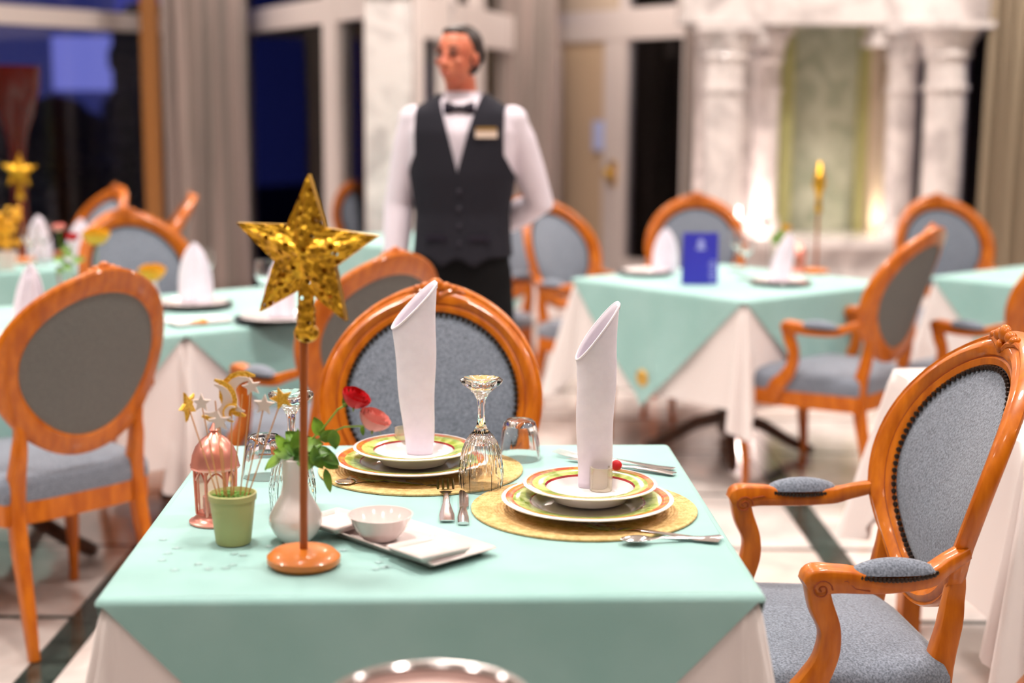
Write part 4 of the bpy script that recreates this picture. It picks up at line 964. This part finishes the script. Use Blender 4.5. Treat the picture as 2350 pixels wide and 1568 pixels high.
# vase with roses on left table
q = on(158, 690, Z0); q = Vector((q.x, q.y, Z0))
lathe_thing('flower_glass', [(0, 0), (.030, 0), (.040, .13), (.037, .13), (.028, .01), (0, .01)], M['glass'], q, 'ribbed glass vase with roses left of the rear-view chair', 'vase', None, 24, lambda a, z: 1+.04*math.cos(12*a))
def PL(px, py): return P(px, py, q.y)
rose(q+Vector((0, 0, .03)), [q+Vector((0, 0, .03)), PL(150, 610), PL(138, 560), PL(136, 530)], .021, 'pink_petal', 'pink rose in the ribbed glass vase on the left table', [(PL(150, 600), (-1, 0, .3), .05, .03, 0), (PL(150, 620), (-1, 0, -.1), .04, .03, 0), (PL(140, 570), (1, 0, .1), .04, .03, 0)])
rose(q+Vector((.01, 0, .03)), [q+Vector((.01, 0, .03)), PL(165, 610), PL(168, 575), PL(166, 552)], .021, 'red_petal', 'small red rose in the ribbed glass vase on the left table', [(PL(165, 620), (-1, 0, 1), .05, .03, 0), (PL(165, 600), (1, 0, .3), .05, .03, 0), (PL(165, 590), (-.7, 0, .6), .04, .03, 0)])
for px, py, lb in ((222, 545, 'yellow rose beside the pink and red roses on the left table'), (350, 628, 'yellow rose right of the rear-view chair top')):
    b = on(px, 700, Z0)
    def PY_(a, c, b=b): return P(a, c, b.y)
    if px > 300:
        lathe_thing('bud_vase', [(0, 0), (.03, 0), (.035, .02), (.02, .06), (.018, .09), (.02, .095), (.015, .09), (0, .01)], M['porcelain'], b, 'small white vase under the yellow rose', 'vase', None, 24)
    rose(b+Vector((0, 0, .03)), [b+Vector((0, 0, .03)), PY_(px, py+50), PY_(px, py+14)], .042, 'yellow_petal', lb, [])
# far left table
def on3(px, Yd): return Vector((X(px, Yd, 560), Yd, Z0))
tp = on3(52, 6.6); star_stand(tp, 'small gold star on a pole on the far left table', hs=.42, R=.085, rz=.3)
for px, Yd, lb in ((85, 6.7, 'white napkin right of the small gold star'), (168, 6.5, 'white slanted napkin between small gold star and far chair')):
    small_napkin(on3(px, Yd), lb, .21, .07, lean=.03 if px > 100 else 0)
for px, Yd, lb in ((70, 6.4, 'clear wine glass in front of the small gold star'), (100, 6.55, 'clear wine glass right of the small gold star')): 
    qq = on3(px, Yd); lathe_thing('wine_glass', [(0, 0), (.035, 0), (.034, .002), (.006, .006), (.004, .085), (.030, .115), (.038, .145), (.033, .19), (.0315, .19), (.0365, .145), (.028, .117), (0, .097)], M['glass'], qq, lb, 'glass', None, 24)
qq = on3(12, 6.3)
lathe_thing('flower_pot', [(0, 0), (.035, 0), (.05, .08), (.046, .08), (.03, .01), (0, .01)], M['cream_felt'], qq, 'cream pot with yellow blooms at the left edge', 'pot', None, 24)
m = MB(); rnd = random.Random(9)
for k in range(40): m.ball((qq.x+rnd.gauss(0, .035), qq.y+rnd.gauss(0, .03), Z0+.10+rnd.random()*.16), rnd.uniform(.012, .02), 7, 5)
o = m.build('yellow_blooms', M['yellow_petal']); stuff(o); tag(o, 'bunch of yellow blooms in the cream pot at the left edge', 'flowers')
tv = on3(50, 6.9)
lathe_thing('tall_red_vase', [(0, 0), (.08, 0), (.08, .01), (.04, .03), (.035, .3), (.038, .50), (.050, .58), (.085, .68), (.115, .80), (.122, .90), (.116, .90), (.08, .70), (.03, .59), (0, .57)], M['red_glass'], tv, 'tall red glass goblet vase behind the small gold star', 'vase', None, 32)
# right middle table
q = on(1605, 652, Z0); t = thing('menu_card', 'upright blue folded menu card on the right middle table', 'menu', (q.x, q.y, Z0), rr2*.0+.1)
sc = q.y/FPX/.99; wq, hq = 80*sc, 117*sc
for s, ms in ((-1, 'front'), (1, 'back')):
    g = MB().box((0, s*.012, hq/2), (wq, .002, hq)); g.v = [(x, y*(1.6-z/hq), z) for x, y, z in g.v]; g.build('panel', M['blue_card'], t, smooth=False)
e = MB().ball((0, -.0, hq*.80), (wq*.10, .0006, wq*.12), 12, 8).ball((0, 0, hq*.70), (wq*.15, .0006, wq*.05), 12, 8)
e.v = [(x, y-.012*(1.6-z/hq)-.0018, z) for x, y, z in e.v]; e.build('crest_print', M['card_print'], t)
e = MB()
for k in range(7): e.box((wq*.34, 0, hq*(.08+.062*k)), (wq*(.12+.05*(k % 3)), .0008, hq*.028))
e.v = [(x, y-.012*(1.6-z/hq)-.0016, z) for x, y, z in e.v]; e.build('lettering', M['card_print'], t, smooth=False)
small_napkin(on(1528, 628, Z0), 'white napkin left of the blue menu card', .20, .07); 
q = charger(1790, 652, 'dark charger plate near the corner of the right middle table', .13); small_napkin((q.x, q.y, Z0+.012), 'white napkin right of the blue menu card, leaning to the right', .20, .055, lean=.04)
q = on(1872, 628, Z0); star_stand(q, 'gold star on a pole seen edge-on in front of the green niche', hs=.40, R=.09, rz=1.35)
q = on(1778, 615, Z0); lathe_thing('flower_glass', [(0, 0), (.030, 0), (.034, .11), (.031, .11), (.028, .01), (0, .01)], M['glass'], q, 'small glass vase with flowers on the right middle table', 'vase', None, 24)
def PR(px, py): return P(px, py, q.y)
rose(q+Vector((0, 0, .03)), [q+Vector((0, 0, .03)), PR(1768, 540), PR(1757, 515)], .018, 'red_petal', 'red bud in the small glass vase on the right middle table', [(PR(1768, 550), (1, 0, .6), .05, .03, 0)])
rose(q+Vector((.01, 0, .03)), [q+Vector((.01, 0, .03)), PR(1795, 545), PR(1803, 530)], .020, 'yellow_petal', 'yellow flower in the small glass vase on the right middle table', [(PR(1790, 560), (-1, 0, .6), .05, .04, 0), (PR(1785, 550), (.3, 0, .9), .05, .04, 0)])
q = on(1832, 625, Z0); lantern(q, 'small pinkish lantern in front of the green niche', .8)
wineglass(1690, 622, 'clear glass between the menu card and the flowers'); wineglass(1650+60, 640, 'clear glass just right of the menu card', )
charger(1480, 630, 'dark charger plate left of the menu card', .12)
# ================================================================== WAITER
def remesh(mb, name, m, parent, vox=.007, smooth=6):
    me = bpy.data.meshes.new(name+'_src'); me.from_pydata(mb.v, [], mb.f)
    bm = bmesh.new(); bm.from_mesh(me); bmesh.ops.recalc_face_normals(bm, faces=bm.faces); bm.to_mesh(me); bm.free()
    tmp = bpy.data.objects.new('tmp', me); C.objects.link(tmp)
    r = tmp.modifiers.new('r', 'REMESH'); r.mode = 'VOXEL'; r.voxel_size = vox
    s = tmp.modifiers.new('s', 'SMOOTH'); s.factor = .5; s.iterations = smooth
    dg = bpy.context.evaluated_depsgraph_get(); me2 = bpy.data.meshes.new_from_object(tmp.evaluated_get(dg)); bpy.data.objects.remove(tmp)
    me2.name = name; me2.materials.clear(); me2.materials.append(m); me2.polygons.foreach_set('use_smooth', [True]*len(me2.polygons))
    o = bpy.data.objects.new(name, me2); C.objects.link(o); o.parent = parent; return o
WY = 5.05
wx = P(1062, 400, WY).x
man = thing('person', 'waiter in white shirt, dark waistcoat and bow tie standing with one hand behind his back', 'person', (wx, WY, FZ), math.radians(-6))
# local: facing -Y. his right arm = -x
def loft(mb, rings, seg=20):
    """rings: (cx, cy, z, rx, ry)"""
    vs = []; fs = []
    for cx_, cy_, z, rx, ry in rings:
        for k in range(seg):
            a = 2*PI*k/seg; vs.append((cx_+rx*math.copysign(abs(math.cos(a))**.85, math.cos(a)), cy_+ry*math.copysign(abs(math.sin(a))**.85, math.sin(a)), z))
    n = len(rings)
    for i in range(n-1):
        for k in range(seg): fs.append((i*seg+k, i*seg+(k+1) % seg, (i+1)*seg+(k+1) % seg, (i+1)*seg+k))
    fs.append(tuple(range(seg))[::-1]); fs.append(tuple((n-1)*seg+k for k in range(seg))); mb.add(vs, fs)
def raise_(mb):
    def f(z): q = min(1, max(0, (z-1.1)/.28)); return z+.042*q*q*(3-2*q)
    mb.v = [(v[0], v[1], f(v[2])) for v in mb.v]; return mb
b = MB()
loft(b, [(0, 0, .86, .15, .11), (0, 0, .96, .16, .11), (0, 0, 1.08, .145, .10), (0, 0, 1.22, .165, .11), (0, 0, 1.34, .185, .11), (0, .01, 1.39, .14, .08), (0, .01, 1.41, .07, .05)])
HR = Matrix.Rotation(math.radians(-24), 3, 'Z')   # head turned to his right (image left)
HS = .92; hc = Vector((-.012, -.02, 1.628))
b.tube([(0, .015, 1.38), (-.004, .008, 1.46), (-.010, -.004, 1.525)], [(.060, .058), (.053, .053), (.052, .052)], 16, up=(1, 0, 0))
hb = MB(); hb.ball((0, .006, .035), (.072, .092, .085), 24, 16); hb.ball((0, -.026, -.030), (.056, .062, .062), 20, 14); hb.ball((0, -.052, -.080), (.028, .026, .020), 14, 10)
hb.ball((0, -.058, -.03), (.042, .034, .045), 16, 12)
hb.tube([(0, -.086, .022), (0, -.097, .0), (0, -.108, -.020), (0, -.100, -.030)], [.008, .0095, .013, .009], 10, up=(1, 0, 0))
for s in (-1, 1):
    hb.ball((s*.011, -.094, -.026), (.008, .009, .007), 8, 6); hb.ball((s*.030, -.078, .030), (.026, .012, .007), 10, 8); hb.ball((s*.040, -.066, -.012), (.018, .016, .016), 10, 8)
    hb.ball((s*.073, .006, -.004), (.008, .017, .028), 10, 8)
hb.ball((0, -.089, -.052), (.022, .009, .006), 12, 8); hb.ball((0, -.087, -.061), (.019, .009, .006), 12, 8)
HEADV = ([HR @ Vector(v)*HS+hc for v in hb.v], hb.f)
# arms: his right (-x) hangs at side, his left (+x) bent behind back
shR, elR, wrR = Vector((-.172, .0, 1.385)), Vector((-.232, .03, 1.12)), Vector((-.238, -.03, .885))
shL, elL, wrL = Vector((.172, .0, 1.385)), Vector((.262, .09, 1.13)), Vector((.08, .175, 1.03))
for s_, e_, w_ in ((shR, elR, wrR), (shL, elL, wrL)):
    b.tube([s_, s_.lerp(e_, .5), e_, e_.lerp(w_, .4), w_], [.046, .042, .036, .035, .024], 14, up=(0, 1, 0))
def hand(mb, w_, d, palmn, thumbdir):
    d = Vector(d).normalized(); pn = Vector(palmn).normalized(); side = d.cross(pn).normalized()
    if side.dot(Vector(thumbdir)) < 0: side = -side
    mb.tube([w_, w_+d*.03, w_+d*.07, w_+d*.095], [(.024, .015), (.034, .015), (.042, .014), (.038, .012)], 12, up=side)
    for k, L in enumerate((.070, .078, .073, .058)):
        o = side*(.030-.020*k); p0 = w_+d*.080+o; mb.tube([p0, p0+d*L*.45+pn*.006, p0+d*L*.78+pn*.020, p0+d*L*.9+pn*.036], [.0095, .0088, .008, .0065], 8, up=side)
    p0 = w_+d*.025+side*.022; mb.tube([p0, p0+side*.022+d*.022+pn*.006, p0+side*.030+d*.048+pn*.014, p0+side*.028+d*.066+pn*.018], [.012, .0115, .010, .008], 8, up=pn)
hand(b, wrR, (0, -.06, -1), (1, 0, 0), (0, -1, 0)); hand(b, wrL, (-1, .1, -.25), (0, 1, .1), (0, 0, 1))
for s in (-1, 1): b.tube([(s*.085, .0, .90), (s*.095, -.01, .68), (s*.098, -.005, .48), (s*.10, .015, .28), (s*.10, .02, .08)], [.085, .074, .055, .050, .038], 16, up=(0, 1, 0)); b.ball((s*.105, -.05, .045), (.042, .12, .035), 12, 8)
raise_(b); b.add(*HEADV)
body = remesh(b, 'body', M['skin'], man, .0055, 3)
for s in (-1, 1):
    e = MB().ball(HR @ Vector((s*.030, -.0850, .016))*HS+hc, (.0115, .0085, .0075), 10, 8); e.build('eye', mat('eye_dark', (.05, .03, .025), .3), man)
    e = MB().tube([HR @ Vector((s*.014, -.092, .034))*HS+hc, HR @ Vector((s*.030, -.0915, .041))*HS+hc, HR @ Vector((s*.050, -.078, .036))*HS+hc], [(.004, .003), (.0045, .003), (.002, .002)], 8); e.build('eyebrow', M['hair'], man)
e = MB().tube([HR @ Vector((-.020, -.0925, -.056))*HS+hc, HR @ Vector((0, -.098, -.0565))*HS+hc, HR @ Vector((.020, -.0925, -.056))*HS+hc], [.002, .004, .002], 8); e.build('mouth', mat('lips', (.45, .07, .06), .5), man)
h_ = MB(); h_.ball((0, .026, .050), (.078, .088, .078), 22, 16); h_.ball((0, -.022, .098), (.052, .045, .022), 16, 10)
for s in (-1, 1): h_.ball((s*.062, .030, .012), (.016, .05, .045), 12, 8)
h_.ball((0, .075, -.02), (.05, .028, .04), 12, 8)
h_.v = [tuple(HR @ Vector(v)*HS+hc) for v in h_.v]; remesh(h_, 'hair', M['hair'], man, .005, 3)
# shirt
b = MB()
loft(b, [(0, 0, .92, .165, .12), (0, 0, 1.08, .158, .115), (0, 0, 1.22, .178, .122), (0, 0, 1.34, .196, .118), (0, .008, 1.40, .185, .100), (0, .01, 1.43, .12, .082), (0, .010, 1.450, .070, .068), (0, .006, 1.475, .060, .060)])
for s_, e_, w_ in ((shR, elR, wrR), (shL, elL, wrL)):
    ww = e_.lerp(w_, .93); b.ball(s_+Vector((0, .004, -.006)), (.056, .058, .050), 14, 10); b.tube([s_+Vector((0, 0, -.012)), s_.lerp(e_, .3), s_.lerp(e_, .65), e_, e_.lerp(w_, .35), e_.lerp(w_, .8), ww, w_+ (w_-e_)*.02], [.052, .056, .055, .054, .052, .046, .034, .034], 16, up=(0, 1, 0))
shirt = remesh(raise_(b), 'shirt', M['shirt'], man, .0075, 5)
# collar
m = MB()
for s in (-1, 1): m.add([(s*.002, -.058, 1.442), (s*.064, -.008, 1.475), (s*.066, .004, 1.44), (s*.048, -.078, 1.405), (s*.012, -.088, 1.420)], [(0, 1, 2, 3, 4)])
o = raise_(m).build('collar', M['shirt'], man, smooth=False); sd = o.modifiers.new('thickness', 'SOLIDIFY'); sd.thickness = .005
m = MB().lathe([(.058, 1.425), (.060, 1.475), (.056, 1.475), (.055, 1.425)], 24, c=(0, .002, 0), capped=False); raise_(m).build('neckband', M['shirt'], man)
# waistcoat: shell round the torso with a V opening and armholes
def vr(z):
    T = [(.89, .168, .130), (.95, .172, .134), (1.02, .166, .130), (1.10, .162, .126), (1.22, .184, .136), (1.34, .200, .132), (1.40, .188, .112), (1.44, .125, .090), (1.47, .075, .072)]
    for (z0, a0, b0), (z1, a1, b1) in zip(T, T[1:]):
        if z <= z1: f = (z-z0)/(z1-z0); return a0+(a1-a0)*f, b0+(b1-b0)*f
    return T[-1][1:]
m = MB()
def ang_of(x, z):
    rx = vr(z)[0]; q = min(1, max(0, abs(x)/rx)); return math.acos(q**(1/.85))
def xs(z): rx = vr(z)[0]; f = min(1, max(0, (z-1.215)/.06)); return rx+(min(rx, .152)-rx)*f
for s in (-1, 1):
    for sy in (-1, 1):
        def fn(u, v, s=s, sy=sy):
            z = .950+.515*v; xe = max(0, (z-1.225)*.31) if sy < 0 else 0
            if sy < 0 and z > 1.40: xe = max(xe, .057+(z-1.40)*.1)
            a0 = ang_of(min(xe, xs(z)*.98), z); a1 = ang_of(xs(z), z); a = a0+(a1-a0)*u; rx, ry = vr(z)
            zz = z-(.030*math.exp(-((abs(rx*math.cos(a))-.045)/.03)**2)*max(0, 1-v*8) if sy < 0 else 0)
            return (s*rx*math.cos(a)**.85, sy*ry*math.sin(a)**.85, zz)
        m.grid(fn, 26, 46)
v_ = raise_(m).build('waistcoat', M['vest'], man, merge=True, angle=80); sd = v_.modifiers.new('thickness', 'SOLIDIFY'); sd.thickness = .008; sd.offset = 0
for z in (1.0, 1.06, 1.12, 1.18): MB().ball((.006, -vr(z)[1]-.006, z), (.008, .004, .008), 10, 6).build('button', M['bow'], v_)
for s in (-1, 1): MB().box((s*.075, -vr(1.02)[1]*.93-.006, 1.02), (.075, .008, .014), Matrix.Rotation(s*.2, 3, 'Z')).build('pocket_welt', M['bow'], v_, smooth=False)
# bow tie
m = MB().ball((0, -.094, 1.418), (.012, .010, .012), 10, 8)
for s in (-1, 1): m.tube([(s*.006, -.092, 1.418), (s*.03, -.094, 1.418), (s*.052, -.086, 1.418)], [(.008, .007), (.019, .007), (.024, .006)], 10, up=(0, 0, 1))
raise_(m).build('bow_tie', M['bow'], man)
bd = MB().box((.098, -.127, 1.375), (.075, .006, .028), Matrix.Rotation(.35, 3, 'Z')).build('name_badge', M['badge'], man, smooth=False); bd['label'] = 'white and gold name badge'
MB().box((.098, -.1285, 1.392), (.072, .007, .010), Matrix.Rotation(.35, 3, 'Z')).build('badge_trim', M['gold_plain'], bd, smooth=False)
b = MB(); loft(b, [(0, 0, .80, .165, .12), (0, 0, .90, .168, .122), (0, 0, .99, .166, .121), (0, 0, 1.02, .161, .118)])
for s in (-1, 1): b.tube([(s*.080, 0, .90), (s*.098, -.01, .70), (s*.102, -.008, .48), (s*.104, .01, .25), (s*.105, .012, .06)], [.094, .090, .072, .066, .062], 18, up=(0, 1, 0))
remesh(b, 'trousers', M['trousers'], man, .009, 5)
for s in (-1, 1):
    b = MB(); b.ball((s*.107, -.055, .045), (.05, .135, .040), 14, 10); b.box((s*.107, -.05, .008), (.08, .24, .016)); remesh(b, 'shoe', M['bow'], man, .006, 2)
